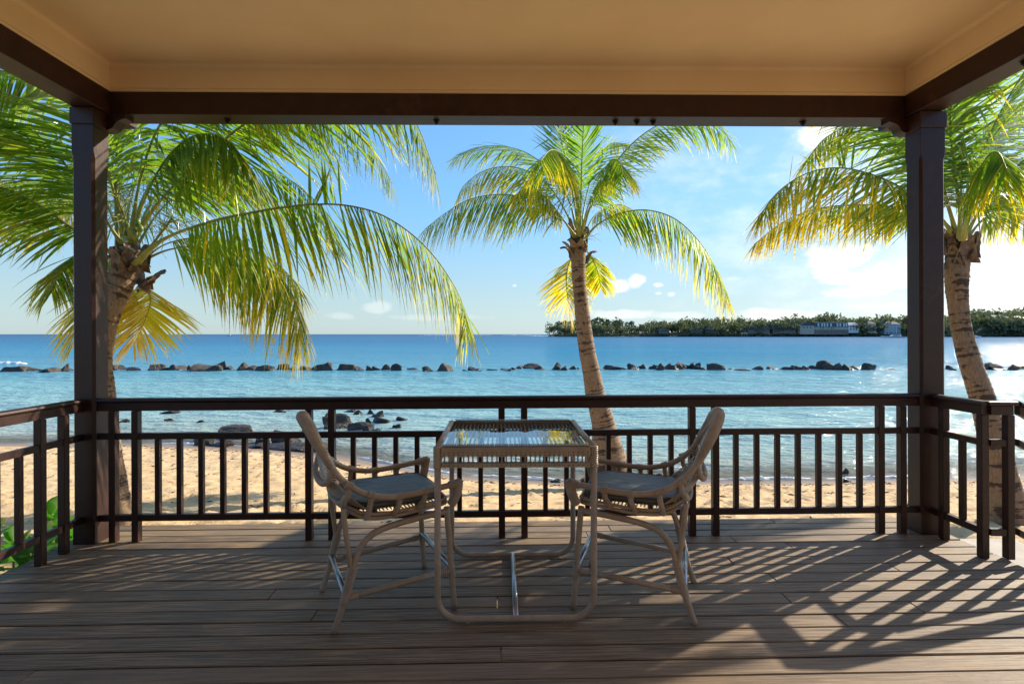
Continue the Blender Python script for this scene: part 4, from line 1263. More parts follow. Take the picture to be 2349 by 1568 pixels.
# --- left palm
b1 = S(262, 1330, 5.45); b1.z = -.62
pA = palm_root('large coconut palm just behind the left veranda post, fronds filling the upper left', b1)
trunk(pA, [b1, S(270, 1276, 5.45), S(256, 1110, 5.5), S(246, 980, 5.5), S(240, 870, 5.52), S(258, 770, 5.55), S(292, 690, 5.6), S(325, 610, 5.6)],
      [.225, .18, .150, .132, .122, .120, .135, .12], 1)
oA = P(305, 590, 5.6)
D = 5.6
FA = [  # midrib, leaflet length, hang, dry ...
    dict(pts=[(300, 560, D + .3), (345, 470, D + .8), (400, 400, D + 1.3), (470, 370, D + 1.7), (550, 390, D + 1.9), (620, 450, D + 2.0)], Lm=.9, hang=.75, dry=.14, npair=56, petiole=.18, base_r=.03),
    dict(pts=[(290, 560, D + .4), (300, 460, D + .9), (330, 380, D + 1.4), (380, 330, D + 1.8), (440, 340, D + 2.1), (490, 400, D + 2.2)], Lm=.9, hang=.8, dry=.12, npair=56, petiole=.18, base_r=.03),
    dict(pts=[(285, 560, D + .3), (270, 460, D + .8), (245, 380, D + 1.2), (210, 350, D + 1.5), (170, 390, D + 1.7), (150, 460, D + 1.7)], Lm=.85, hang=.8, dry=.15, npair=50, petiole=.18, base_r=.03),
    dict(pts=[(300, 550, D - .1), (335, 450, D - .3), (385, 360, D - .45), (450, 310, D - .6), (520, 320, D - .7), (570, 380, D - .75)], Lm=.8, hang=.85, dry=.12, npair=54, petiole=.25, base_r=.035),
    dict(pts=[(300, 560, D), (352, 480, D - .1), (420, 405, D - .25), (500, 333, D - .45), (580, 272, D - .5), (700, 205, D - .6), (830, 190, D - .6), (940, 260, D - .6), (1000, 400, D - .6)], Lm=.92, hang=.75, dry=.14, npair=78, petiole=.16),
    dict(pts=[(310, 605, D - .1), (370, 552, D - .25), (470, 512, D - .5), (580, 487, D - .7), (700, 470, D - .8), (800, 472, D - .85), (890, 500, D - .85), (980, 570, D - .8), (1050, 670, D - .75), (1078, 760, D - .7)], Lm=.86, hang=.85, dry=.28, npair=92, petiole=.20, base_r=.048, tipdry=.25, spike=(.52, .62, 1)),
    dict(pts=[(322, 600, D + .2), (390, 572, D + .3), (470, 566, D + .4), (560, 588, D + .5), (630, 625, D + .5), (678, 690, D + .5), (692, 785, D + .5)], Lm=.95, hang=.8, dry=.38, npair=66, petiole=.22, base_r=.03, tipdry=.3),
    dict(pts=[(318, 605, D + .4), (380, 560, D + .8), (460, 545, D + 1.1), (550, 560, D + 1.3), (630, 600, D + 1.4), (690, 660, D + 1.4)], Lm=1.0, hang=.7, dry=.32, npair=56, petiole=.25, base_r=.03, tipdry=.3),
    dict(pts=[(272, 600, D), (266, 470, D - .05), (268, 370, D - .15), (272, 285, D - .25), (300, 190, D - .35), (370, 120, D - .45), (470, 110, D - .5)], Lm=.9, hang=.8, dry=.10, npair=60, petiole=.26, base_r=.05),
    dict(pts=[(300, 560, D + .25), (330, 450, D + .45), (395, 350, D + .7), (480, 270, D + .95), (590, 230, D + 1.1), (710, 240, D + 1.2), (830, 310, D + 1.2), (900, 420, D + 1.2)], Lm=.92, hang=.7, dry=.12, npair=66, petiole=.2, base_r=.035),
    dict(pts=[(305, 580, D + .3), (370, 480, D + .6), (460, 410, D + .9), (560, 385, D + 1.1), (660, 410, D + 1.2), (740, 480, D + 1.2), (780, 560, D + 1.2)], Lm=.85, hang=.7, dry=.22, npair=60, petiole=.24, base_r=.03),
    dict(pts=[(300, 640, D + .25), (330, 655, D + .5), (345, 690, D + .7), (330, 740, D + .8), (305, 790, D + .8)], Lm=.62, hang=.35, dry=.66, npair=40, petiole=.2, base_r=.025, tipdry=.3),
    dict(pts=[(285, 600, D), (225, 560, D - .1), (165, 522, D - .2), (85, 468, D - .4), (0, 430, D - .6), (-110, 432, D - .7), (-220, 500, D - .7)], Lm=.85, hang=.65, dry=.18, npair=66, petiole=.22, base_r=.038),
    dict(pts=[(280, 560, D - .05), (225, 480, D - .2), (168, 400, D - .35), (110, 330, D - .5), (45, 285, D - .6), (-50, 275, D - .7), (-150, 330, D - .7)], Lm=.9, hang=.8, dry=.12, npair=64, petiole=.16, base_r=.04),
    dict(pts=[(285, 560, D + .2), (235, 450, D + .3), (165, 355, D + .4), (90, 265, D + .4), (0, 205, D + .4), (-110, 200, D + .3), (-230, 280, D + .3)], Lm=.95, hang=.55, dry=.12, npair=62, petiole=.15, base_r=.035),
    dict(pts=[(290, 610, D + .15), (235, 585, D + .2), (185, 580, D + .2), (145, 610, D + .2), (118, 670, D + .2)], Lm=.6, hang=.55, dry=.26, npair=44, petiole=.2, base_r=.028),
    dict(pts=[(285, 540, D - .1), (250, 400, D - .3), (205, 270, D - .5), (130, 190, D - .6), (40, 160, D - .65), (-70, 190, D - .7)], Lm=.95, hang=.5, dry=.12, npair=58, petiole=.22, base_r=.035),
    dict(pts=[(300, 545, D - .1), (320, 420, D - .2), (360, 300, D - .4), (430, 210, D - .5), (540, 160, D - .6), (660, 180, D - .7), (740, 260, D - .7)], Lm=.95, hang=.85, dry=.12, npair=66, petiole=.2, base_r=.04),
    dict(pts=[(295, 610, D + .2), (250, 640, D + .4), (200, 700, D + .5), (170, 790, D + .5)], Lm=.6, hang=.5, dry=.4, npair=36, petiole=.2, base_r=.025),
    dict(pts=[(270, 600, D + .1), (180, 500, D + .2), (90, 430, D + .4), (-20, 420, D + .6), (-110, 500, D + .6), (-160, 620, D + .6)], Lm=.8, hang=.75, dry=.5, npair=54, petiole=.2, base_r=.03),
]
for f_ in FA: frond(pA, **f_)
# snapped upper leaflets and a broken tip on the low frond
for k in range(16):
    a = 2 * math.pi * k / 16 * 1.618; hh = -.16 + .022 * k
    leaf_base(pA, oA + Vector((0, 0, hh - .18)), a, R(48 + 2 * k), pr.uniform(.20, .32), pr.uniform(.07, .11), pr.uniform(.4, 1.7) if k < 6 else .3, k)
spadix(pA, P(300, 540, 5.4), (-.1, -.4, 1), .42, 26, 1)
spadix(pA, P(350, 560, 5.4), (.6, -.3, .5), .40, 22, 2)
for q in ((315, 510), (322, 523), (308, 533), (290, 515)): nut(pA, P(q[0], q[1], 5.3), .03)

# --- middle palm
b2 = S(1498, 1196, 9.45); b2.z = -1.38
pB = palm_root('slender coconut palm in the middle, standing at the waterline behind the table', b2)
DM = 9.4
trunk(pB, [b2, S(1494, 1170, DM), S(1486, 1110, DM), S(1472, 1030, DM), S(1455, 970, DM), S(1442, 900, DM), S(1432, 850, DM), S(1421, 760, DM), S(1414, 690, DM), S(1412, 630, DM), S(1414, 590, DM)],
      [.42, .35, .27, .205, .178, .158, .145, .136, .128, .116, .128, .115], 2)
oB = P(1328, 548, DM)
FB = [
    dict(pts=[(1318, 545, DM - .1), (1295, 508, DM - .2), (1255, 475, DM - .35), (1200, 452, DM - .5), (1140, 446, DM - .6), (1075, 458, DM - .7), (1020, 490, DM - .8), (975, 525, DM - .8)], Lm=.92, hang=.75, dry=0.29),
    dict(pts=[(1322, 540, DM + .1), (1300, 490, DM + .2), (1262, 430, DM + .3), (1215, 395, DM + .4), (1165, 382, DM + .5), (1110, 392, DM + .5), (1065, 425, DM + .5), (1045, 465, DM + .5)], Lm=.80, hang=.75, dry=0.41),
    dict(pts=[(1324, 535, DM + .3), (1305, 460, DM + .5), (1265, 395, DM + .8), (1210, 352, DM + 1), (1150, 335, DM + 1.1), (1090, 340, DM + 1.1), (1040, 365, DM + 1.1)], Lm=.8, hang=.35, dry=.22),
    dict(pts=[(1328, 542, DM - .15), (1326, 490, DM - .35), (1318, 435, DM - .7), (1303, 385, DM - 1.15), (1283, 350, DM - 1.6), (1262, 345, DM - 2.1), (1240, 370, DM - 2.5)], Lm=.86, hang=.85, dry=.24, npair=70, base_r=.048, petiole=.2),
    dict(pts=[(1330, 535, DM), (1333, 440, DM), (1336, 340, DM + .05), (1342, 240, DM + .1), (1352, 150, DM + .2)], Lm=.75, hang=-.2, dry=.14, open_=.55),
    dict(pts=[(1328, 535, DM + .1), (1312, 430, DM + .2), (1290, 330, DM + .4), (1270, 240, DM + .6), (1240, 170, DM + .8)], Lm=.75, hang=.1, dry=.18, open_=.6),
    dict(pts=[(1333, 540, DM + .1), (1358, 465, DM + .1), (1400, 390, DM + .1), (1455, 325, DM + .1), (1520, 282, DM + .1), (1590, 268, DM + .1), (1650, 290, DM + .1), (1680, 330, DM + .1)], Lm=.82, hang=.7, dry=.20, npair=70, petiole=.14),
    dict(pts=[(1340, 550, DM - .1), (1370, 516, DM - .2), (1420, 490, DM - .35), (1485, 482, DM - .5), (1550, 503, DM - .6), (1605, 555, DM - .65), (1645, 620, DM - .65), (1672, 690, DM - .65)], Lm=.90, hang=.8, dry=0.35, npair=76, petiole=.16),
    dict(pts=[(1338, 545, DM + .3), (1360, 500, DM + .6), (1390, 476, DM + .9), (1425, 470, DM + 1.1), (1460, 490, DM + 1.2), (1480, 530, DM + 1.2)], Lm=.55, hang=.7, dry=0.38, npair=44),
    dict(pts=[(1325, 565, DM + .3), (1310, 590, DM + .6), (1300, 630, DM + .8), (1302, 680, DM + .9), (1312, 735, DM + .9)], Lm=.62, hang=.45, dry=.62, npair=44),
    dict(pts=[(1338, 570, DM + .4), (1358, 590, DM + .7), (1372, 625, DM + .9), (1378, 660, DM + 1)], Lm=.5, hang=.4, dry=0.43, npair=34),
    dict(pts=[(1332, 540, DM - .1), (1350, 470, DM - .4), (1378, 410, DM - .8), (1400, 370, DM - 1.2), (1420, 370, DM - 1.6), (1430, 400, DM - 1.9)], Lm=.7, hang=.8, dry=.2, npair=52),
    dict(pts=[(1330, 540, DM + .4), (1345, 450, DM + .8), (1370, 370, DM + 1.2), (1400, 330, DM + 1.5), (1440, 330, DM + 1.8)], Lm=.7, hang=.5, dry=.2, npair=46),
    dict(pts=[(1322, 545, DM - .1), (1290, 500, DM - .4), (1250, 450, DM - .9), (1215, 430, DM - 1.3), (1190, 440, DM - 1.6)], Lm=.6, hang=.8, dry=.3, npair=46),
]
for f_ in FB: frond(pB, **f_)
for k in range(14):
    a = 2 * math.pi * k / 14 * 1.618 + .4
    leaf_base(pB, oB + Vector((0, 0, -.42 + .032 * k)), a, R(60 if k < 7 else 75), pr.uniform(.26, .42), pr.uniform(.07, .11), pr.uniform(1.2, 2.6) if k < 7 else .4, 40 + k)
spadix(pB, P(1336, 555, DM - .25), (.1, -.5, .3), .2, 14, 5)

# --- right palm
b3 = S(2500, 1400, 5.75); b3.z = -.72
pC = palm_root('coconut palm with banded leaning trunk right of the right veranda post', b3)
DR_ = 6.2
trunk(pC, [b3, S(2478, 1330, 5.75), S(2452, 1200, 5.8), S(2428, 1090, 5.85), S(2400, 980, 5.9), S(2368, 880, 6.0), S(2345, 790, 6.1), S(2336, 700, 6.15), S(2338, 630, 6.2), S(2345, 585, 6.2)],
      [.25, .21, .160, .138, .126, .116, .106, .097, .099, .118, .130], 3)
oC = P(2203, 560, DR_)
FC = [
    dict(pts=[(2195, 548, DR_), (2150, 492, DR_ - .1), (2080, 438, DR_ - .2), (2005, 402, DR_ - .3), (1925, 385, DR_ - .3), (1850, 398, DR_ - .3), (1785, 440, DR_ - .3), (1738, 500, DR_ - .3)], Lm=.80, hang=.62, dry=0.35, npair=86, petiole=.16, tipdry=0.38, mess=2, spike=(.55, .85, -1)),
    dict(pts=[(2195, 555, DR_ + .3), (2130, 500, DR_ + .4), (2050, 475, DR_ + .5), (1960, 470, DR_ + .5), (1870, 480, DR_ + .5), (1795, 510, DR_ + .5), (1730, 560, DR_ + .5)], Lm=.66, hang=.62, dry=0.49, npair=74, petiole=.2, tipdry=.3),
    dict(pts=[(2198, 545, DR_ + .3), (2160, 440, DR_ + .5), (2110, 350, DR_ + .7), (2045, 300, DR_ + .9), (1970, 285, DR_ + 1), (1895, 315, DR_ + 1), (1850, 370, DR_ + 1)], Lm=.9, hang=.45, dry=.30, npair=64, petiole=.2),
    dict(pts=[(2203, 545, DR_ - .2), (2200, 470, DR_ - .3), (2190, 380, DR_ - .5), (2180, 300, DR_ - .7), (2185, 230, DR_ - .9), (2210, 190, DR_ - 1.1)], Lm=.9, hang=.9, dry=.16, npair=66, petiole=.18, base_r=.045),
    dict(pts=[(2208, 545, DR_ - .1), (2228, 440, DR_ - .2), (2262, 330, DR_ - .3), (2310, 230, DR_ - .4), (2370, 140, DR_ - .5), (2450, 80, DR_ - .5)], Lm=.85, hang=.55, dry=.22, npair=60, petiole=.2),
    dict(pts=[(2210, 550, DR_), (2250, 480, DR_ - .1), (2310, 405, DR_ - .2), (2375, 350, DR_ - .3), (2450, 330, DR_ - .3), (2530, 370, DR_ - .3)], Lm=.85, hang=.8, dry=0.35, npair=60, petiole=.14),
    dict(pts=[(2212, 555, DR_ + .4), (2260, 500, DR_ + .6), (2330, 470, DR_ + .8), (2400, 490, DR_ + .9), (2450, 560, DR_ + .9)], Lm=.6, hang=.7, dry=0.43, npair=48),
    dict(pts=[(2205, 545, DR_ + .5), (2220, 430, DR_ + .7), (2250, 330, DR_ + 1), (2300, 260, DR_ + 1.2), (2370, 240, DR_ + 1.4), (2440, 300, DR_ + 1.4)], Lm=.85, hang=.6, dry=.2, npair=60),
    dict(pts=[(2203, 545, DR_ + .3), (2205, 430, DR_ + .5), (2210, 310, DR_ + .6), (2225, 190, DR_ + .7), (2240, 80, DR_ + .8)], Lm=.85, hang=.2, dry=.18, npair=60, open_=.8),
    dict(pts=[(2208, 550, DR_ - .3), (2225, 480, DR_ - .6), (2245, 410, DR_ - .9), (2265, 360, DR_ - 1.2), (2290, 350, DR_ - 1.5), (2310, 390, DR_ - 1.7)], Lm=.7, hang=.9, dry=.18, npair=54),
    dict(pts=[(2196, 548, DR_), (2170, 450, DR_ - .2), (2140, 350, DR_ - .4), (2090, 250, DR_ - .6), (2020, 180, DR_ - .7), (1930, 170, DR_ - .8)], Lm=.9, hang=.6, dry=.2, npair=58),
]
for f_ in FC: frond(pC, **f_)
for k in range(12):
    a = 2 * math.pi * k / 12 * 1.618 + 1
    leaf_base(pC, oC + Vector((0, 0, -.34 + .03 * k)), a, R(35 if k < 3 else 72), pr.uniform(.18, .34), pr.uniform(.09, .13), pr.uniform(.4, 1.4) if k < 3 else .2, 80 + k)

# washed-up weed and twigs, mostly along two tide lines
db = random.Random(9); vs = []; fs = []
for k in range(1500):
    x = db.uniform(-12, 10); ys0 = float(shore(x)); q_ = db.random()
    y = ys0 - (1.15 + db.gauss(0, .12) if q_ < .45 else (2.5 + db.gauss(0, .25) if q_ < .7 else db.uniform(.6, 6.5)))
    y = max(y, 4.3); z = float(land_z(np.array(x), np.array(y))) + .012
    a = db.uniform(-.6, .6) + (0 if db.random() < .7 else 1.5); L_ = db.uniform(.015, .06) * (2 if db.random() < .06 else 1); w_ = db.uniform(.004, .012)
    d = Vector((math.cos(a), math.sin(a), db.uniform(-.1, .25))) * L_; s1 = Vector((-math.sin(a), math.cos(a), 0)) * w_; o_ = Vector((x, y, z)); h_ = Vector((0, 0, w_ * 1.6)); i = len(vs)
    vs += [o_ - d - s1, o_ - d + s1, o_ + d + s1 * .4, o_ + d - s1 * .4, o_ + h_]; fs += [(i, i + 1, i + 4), (i + 1, i + 2, i + 4), (i + 2, i + 3, i + 4), (i + 3, i, i + 4)]
mb = MB(); mb.add(vs, fs); tag(mb.build('beach_debris', M['bark']), kind='stuff')

for (xa, xb, off_) in ((-3.6, -2.4, .35), (-2.2, -1.0, .25), (-.6, 1.4, .3), (2.0, 4.2, .25), (4.6, 6.6, .35), (6.9, 9.5, .3), (-9.5, -7.0, .3), (-1.6, .2, 1.3), (3.0, 5.6, 1.2)):
    breaker((xa, float(shore(xa)) + off_, 0), (xb, float(shore(xb)) + off_, 0), .055, .07, 'wavelet')

# ------------------------------------------------------------------ beach shrub by the left railing
shr = random.Random(4)
def leaf_mesh(seed):
    rs = random.Random(seed); n = 7; vs = []; fs = []
    L = 1.0; bend = rs.uniform(.2, .55)
    for i in range(n + 1):
        u = i / n; wv = .30 * (math.sin(math.pi * min(u ** 1.35 * .97 + .03, 1)) ** .75 + .06)
        z = -bend * u * u * .6 + .12 * u
        vs += [(u * L, -wv, z + wv * .28), (u * L, 0, z), (u * L, wv, z + wv * .28)]
    for i in range(n):
        a = i * 3; fs += [(a, a + 3, a + 4, a + 1), (a + 1, a + 4, a + 5, a + 2)]
    mb = MB(); mb.add(vs, fs)
    me = bpy.data.meshes.new('leaf'); me.from_pydata([tuple(v) for v in mb.v], [], mb.f); me.materials.append(M['shrubleaf'])
    me.polygons.foreach_set('use_smooth', [True] * len(me.polygons)); return me
LEAFM = [leaf_mesh(k) for k in range(6)]
def shrub(loc, label, stems, hgt):
    root = thing('beach_shrub', label, 'shrub', loc); base(root, loc)
    o0 = Vector(loc)
    for s in range(stems):
        a = shr.uniform(0, 2 * math.pi); rr = shr.uniform(.02, .42)
        tip = o0 + Vector((math.cos(a) * rr, math.sin(a) * rr, hgt * shr.uniform(.6, 1.05)))
        mid = o0.lerp(tip, .5) + Vector((shr.uniform(-.06, .06), shr.uniform(-.06, .06), 0))
        mb = MB(); mb.tube(catmull([o0 + Vector((shr.uniform(-.1, .1), shr.uniform(-.1, .1), 0)), mid, tip], 10), [.011 - .0006 * k for k in range(10)], 6)
        mb.build('stem', M['nut'], root, smooth=True)
        for k in range(9):
            lf = bpy.data.objects.new('leaf', shr.choice(LEAFM)); link(lf, root)
            t0 = 1 - .035 * k
            lf.location = (tip - Vector((0, 0, .022 * k))) - o0
            sc_ = shr.uniform(.11, .165)
            lf.scale = (sc_, sc_, sc_)
            lf.rotation_euler = (shr.uniform(-.35, .35), -R(72 - 9 * k) + shr.uniform(-.2, .2), k * 2.4 + shr.uniform(-.3, .3))
    return root
shrub((-3.36, 3.50, -.58), 'bright green broad-leaved shrub outside the left railing near its corner post', 12, .66)
shrub((-3.50, 3.95, -.58), 'bright green broad-leaved shrub behind the left veranda post', 8, .70)
shrub((-3.72, 3.22, -.58), 'bright green broad-leaved shrub at the left picture edge outside the railing', 12, .60)
shrub((-3.30, 2.98, -.58), 'low green shrub growing against the left deck edge', 8, .42)

# ------------------------------------------------------------------ far shore
FD = 620.0
def sx_at(px, d=FD): return S(px, 815, d)
def far(px, d, py):   # survey pixel (2500 px photograph) at depth d
    return S(px, py, d)
# low headland
LP = [(1340, 814.8), (1352, 811), (1400, 809), (1500, 808), (1600, 808), (1700, 806), (1800, 805), (1900, 803), (2000, 800), (2100, 799), (2200, 797), (2300, 795), (2400, 790), (2500, 787), (2620, 784), (2900, 780), (3400, 780)]
vs = []; rows = 7
for px, py in LP:
    for j in range(rows):
        d = FD + (0, 4, 12, 28, 60, 120, 220)[j] - (px > 2300) * 40
        e = (0, .25, .5, .8, 1, 1.1, .8)[j]
        q = S(px, 815, d); hz = (815 - py) / 1310 * FD
        vs.append((q.x, q.y, SEA - .3 + (hz + 1.8) * e + (.5 * mnoise.noise(Vector((px * .02, j, 0))) if j else 0)))
fs = [(i * rows + j, (i + 1) * rows + j, (i + 1) * rows + j + 1, i * rows + j + 1) for i in range(len(LP) - 1) for j in range(rows - 1)]
mb = MB(); mb.add(vs, fs); tag(mb.build('headland', M['land'], smooth=True), kind='structure')
mb = MB()
q0, q1 = S(1347, 815, FD - 3), S(1560, 815, FD - 3)
vs = []
for i in range(24):
    p = q0.lerp(q1, i / 23); wdd = (3.5 if i < 20 else 1.5) * (1 + .3 * math.sin(i))
    vs += [(p.x, p.y - wdd * .5, SEA - .05), (p.x, p.y + 1, SEA + .55), (p.x, p.y + wdd + 1, SEA + .95)]
mb.add(vs, [(i * 3 + j, (i + 1) * 3 + j, (i + 1) * 3 + j + 1, i * 3 + j + 1) for i in range(23) for j in range(2)])
tag(mb.build('sand_strip', M['sand'], smooth=True), kind='structure')

def crown_mesh(seed, kind):
    rs = random.Random(seed); vs = []; fs = []
    def tri(p, s_, n_=None):
        a = Vector((rs.gauss(0, 1), rs.gauss(0, 1), rs.gauss(0, 1))).normalized(); b = a.orthogonal().normalized(); c = a.cross(b)
        i = len(vs); k = s_ * rs.uniform(.6, 1.2)
        vs.extend([p + b * k, p + c * k * .7, p - b * k, p - c * k * .7]); fs.append((i, i + 1, i + 2, i + 3))
    if kind == 'broad':
        lob = [(Vector((rs.uniform(-.55, .55), rs.uniform(-.5, .5), rs.uniform(.30, .85))), rs.uniform(.22, .40)) for _ in range(8)]
        for c, r_ in lob:
            for _ in range(70):
                d = Vector((rs.gauss(0, 1), rs.gauss(0, 1), rs.gauss(0, .8))).normalized() * r_ * rs.uniform(.6, 1.05); tri(c + d, .075)
    elif kind == 'feather':
        for _ in range(420):
            h_ = rs.random() ** .85; r_ = (.42 * (1 - h_) ** .6 + .05) * rs.uniform(.3, 1.1) * (1 + .35 * math.sin(h_ * 19 + seed)); a = rs.uniform(0, 6.28)
            tri(Vector((math.cos(a) * r_, math.sin(a) * r_, .12 + .88 * h_)), .05)
    else:  # palm head
        for k in range(18):
            a = 6.283 * k / 18 + rs.uniform(-.2, .2); e = rs.uniform(-.1, 1.2); p = Vector((0, 0, .78)); d = Vector((math.cos(a) * math.cos(e), math.sin(a) * math.cos(e), math.sin(e)))
            sd = Vector((-math.sin(a), math.cos(a), 0)); i0 = len(vs)
            for j in range(5):
                wd = .045 * (1 - j / 4.5) + .012
                vs.extend([p - sd * wd, p + sd * wd + Vector((0, 0, -.02))]); p = p + d * .085; d = (d + Vector((0, 0, -.32))).normalized()
            for j in range(4): fs.append((i0 + 2 * j, i0 + 2 * j + 1, i0 + 2 * j + 3, i0 + 2 * j + 2))
    me = bpy.data.meshes.new('crown'); me.from_pydata([tuple(v) for v in vs], [], fs)
    me.materials.append(M[{'broad': 'tree', 'feather': 'casuarina', 'palm': 'farpalm'}[kind]]); return me
def trunk_mesh(kind):
    mb = MB()
    if kind == 'palm': mb.tube(catmull([(0, 0, 0), (.03, 0, .4), (0, 0, .8)], 6), [.02, .018, .016, .015, .014, .013], 5)
    else:
        mb.tube([(0, 0, 0), (.02, 0, .3), (0, 0, .7)], [.04, .03, .015], 5)
        for a in (0, 2, 4): mb.tube([(0, 0, .25), (math.cos(a) * .25, math.sin(a) * .25, .55)], [.02, .008], 4)
    me = bpy.data.meshes.new('trunk'); me.from_pydata([tuple(v) for v in mb.v], [], mb.f); me.materials.append(M['bark']); return me
CR = {k: [crown_mesh(s + 1, k) for s in range(5)] for k in ('broad', 'feather', 'palm')}
TRK = {k: trunk_mesh(k) for k in CR}
ft = random.Random(77)
def far_tree(px, top, kind, d, label, wfac=1.0, base_y=None, cat='tree'):
    p = S(px, 815, d)
    zb = SEA + 1.0 if base_y is None else CAM_H - (base_y - 815) / 1310 * d
    zt = CAM_H + (815 - top) / 1310 * d
    hgt = zt - zb
    r_ = thing({'broad': 'broadleaf_tree', 'feather': 'casuarina_tree', 'palm': 'distant_palm_tree'}[kind], label, cat, (p.x, p.y, zb), group='trees along the far shore')
    for nm, me in (('trunk', TRK[kind]), ('crown', CR[kind][ft.randrange(5)])):
        o = bpy.data.objects.new(nm, me); link(o, r_)
    wv = hgt * wfac * {'broad': 1.0, 'feather': 1.0, 'palm': .8}[kind]
    r_.scale = (wv, wv, hgt); r_.rotation_euler = (0, 0, ft.uniform(0, 6.28))
    return r_
SKY = [(1346, 792), (1360, 786), (1375, 782), (1400, 781), (1430, 781), (1445, 780), (1462, 774), (1480, 779), (1510, 781), (1525, 784), (1545, 783), (1555, 794), (1575, 792), (1592, 784), (1620, 787), (1650, 784),
       (1662, 779), (1682, 779), (1700, 777), (1715, 778), (1740, 782), (1768, 777), (1795, 779), (1805, 776), (1822, 779), (1852, 782), (1880, 780), (1898, 777), (1920, 779), (1952, 774), (1972, 776), (1992, 783), (2000, 775), (2030, 769),
       (2043, 767), (2060, 778), (2090, 776), (2110, 784), (2122, 779), (2145, 774), (2172, 771), (2200, 776), (2216, 773), (2260, 772), (2310, 772), (2340, 770), (2366, 776), (2380, 762), (2405, 760), (2433, 754), (2450, 760), (2465, 762), (2480, 760), (2500, 756), (2530, 755)]
def sky_at(px): return (3.5 if px > 2300 else 0) + float(np.interp(px, [a for a, _ in SKY], [b for _, b in SKY]))
k = 0
cnt = {'feather': 0, 'broad': 0, 'palm': 0}
words = {'feather': 'feathery dark casuarina on the far headland, %s casuarina from its left tip', 'broad': 'spreading broadleaf tree on the far shore skyline, %s from the left', 'palm': 'small coconut palm on the far shore skyline, %s from the left'}
px = 1352
while px < 2540:
    kind = 'feather' if px < 1560 and ft.random() < .72 else ('palm' if ft.random() < (.30 if px < 2000 else .12) else 'broad')
    top = sky_at(px) + ft.uniform(-1.0, 3.0) - (1.5 if kind == 'palm' else 0)
    cnt[kind] += 1
    far_tree(px, top, kind, FD + ft.uniform(8, 60), words[kind] % ordinal(cnt[kind]), ft.uniform(.85, 1.25) if kind != 'palm' else 1.0)
    px += {'feather': ft.uniform(10, 16), 'broad': ft.uniform(11, 19), 'palm': ft.uniform(8, 12)}[kind]
# second, lower row in front
px = 1362; c2_ = {'broad': 0, 'palm': 0}
BUILT = [(1955, 2072), (2150, 2205)]
while px < 2530:
    kind = 'palm' if ft.random() < .35 else 'broad'
    c2_[kind] += 1
    top = sky_at(px) + ft.uniform(9, 17)
    for a, b in BUILT:
        if a - 6 < px < b + 6: top = 804
    if top < 803:
        far_tree(px, top, kind, FD + ft.uniform(-2, 6) - (38 if px > 2320 else 0), ('%s in the lower front row of the far shore, %s from the left' % ('small pale palm' if kind == 'palm' else 'low bushy tree', ordinal(c2_[kind]))), ft.uniform(.9, 1.4) if kind == 'broad' else 1.1)
    px += ft.uniform(12, 20)
# waterside scrub, one continuous mass
mb = MB(); vs = []; fs = []
for _ in range(7000):
    px = ft.uniform(1352, 2560)
    if px > 2300: dd0 = FD - 44
    else: dd0 = FD - 4
    big = mnoise.noise(Vector((px * .03, 0, 5)))
    hgt = (2.0 + 3.5 * max(0, big + .3)) * (1 if px > 1500 else .5)
    if 1975 < px < 2075: hgt *= .8
    p = S(px, 815, dd0 + ft.uniform(0, 6)); z = SEA + .3 + hgt * ft.random() ** .6
    a = Vector((ft.gauss(0, 1), ft.gauss(0, 1), ft.gauss(0, 1))).normalized(); b = a.orthogonal().normalized(); c = a.cross(b); s1 = ft.uniform(.5, 1.1)
    i = len(vs); o_ = Vector((p.x, p.y, z)); vs += [o_ + b * s1, o_ + c * s1 * .7, o_ - b * s1, o_ - c * s1 * .7]; fs.append((i, i + 1, i + 2, i + 3))
mb.add(vs, fs); tag(mb.build('shoreline_scrub', M['tree']), kind='stuff')

# --- buildings on the far shore
def building(name, label, cat, px0, px1, d):
    c = S((px0 + px1) / 2, 815, d); r_ = thing(name, label, cat, (c.x, c.y, SEA + .5)); base(r_, (c.x, c.y, SEA + .5)); return r_
def zpy(py, d): return CAM_H + (815 - py) / 1310 * d
def xpx(px, d): return S(px, 815, d).x
def ypx(px, d): return S(px, 815, d).y
def gable(mb, x0, x1, y0, y1, z0, z1, hip=.0, over=.5):
    x0 -= over; x1 += over; y0 -= over; y1 += over; ym = (y0 + y1) / 2
    mb.add([(x0, y0, z0), (x1, y0, z0), (x1, y1, z0), (x0, y1, z0), (x0 + hip, ym, z1), (x1 - hip, ym, z1)], [(0, 1, 5, 4), (2, 3, 4, 5), (1, 2, 5), (3, 0, 4), (3, 2, 1, 0)])
# long hotel with slate mansard roof and white dormers
d = FD - 6
hb = building('hotel', 'long two storey building on the far shore with grey mansard roof and white dormers', 'hotel', 1990, 2072, d)
x0, x1 = xpx(1990, d), xpx(2072, d); y0 = ypx(2030, d); y1 = y0 + 11
zg, zm, zt = zpy(812, d), zpy(797, d), zpy(787, d)
mb = MB(); mb.bx(x0, x1, y0, y1, zg - 2, zpy(804, d)); mb.build('plinth_wall', M['brownwall'], hb)
mb = MB(); mb.bx(x0, x1, y0 + .6, y1, zpy(804, d) + .004, zm); mb.build('wall', M['cream'], hb)
mb = MB()
ins = 1.6
mb.add([(x0 - .3, y0, zm + .004), (x1 + .3, y0, zm + .004), (x1 + .3, y1, zm + .004), (x0 - .3, y1, zm + .004), (x0 + .4, y0 + ins, zt), (x1 - .4, y0 + ins, zt), (x1 - .4, y1 - ins, zt), (x0 + .4, y1 - ins, zt)],
       [(0, 1, 5, 4), (1, 2, 6, 5), (2, 3, 7, 6), (3, 0, 4, 7), (4, 5, 6, 7)])
mb.build('roof', M['slate'], hb)
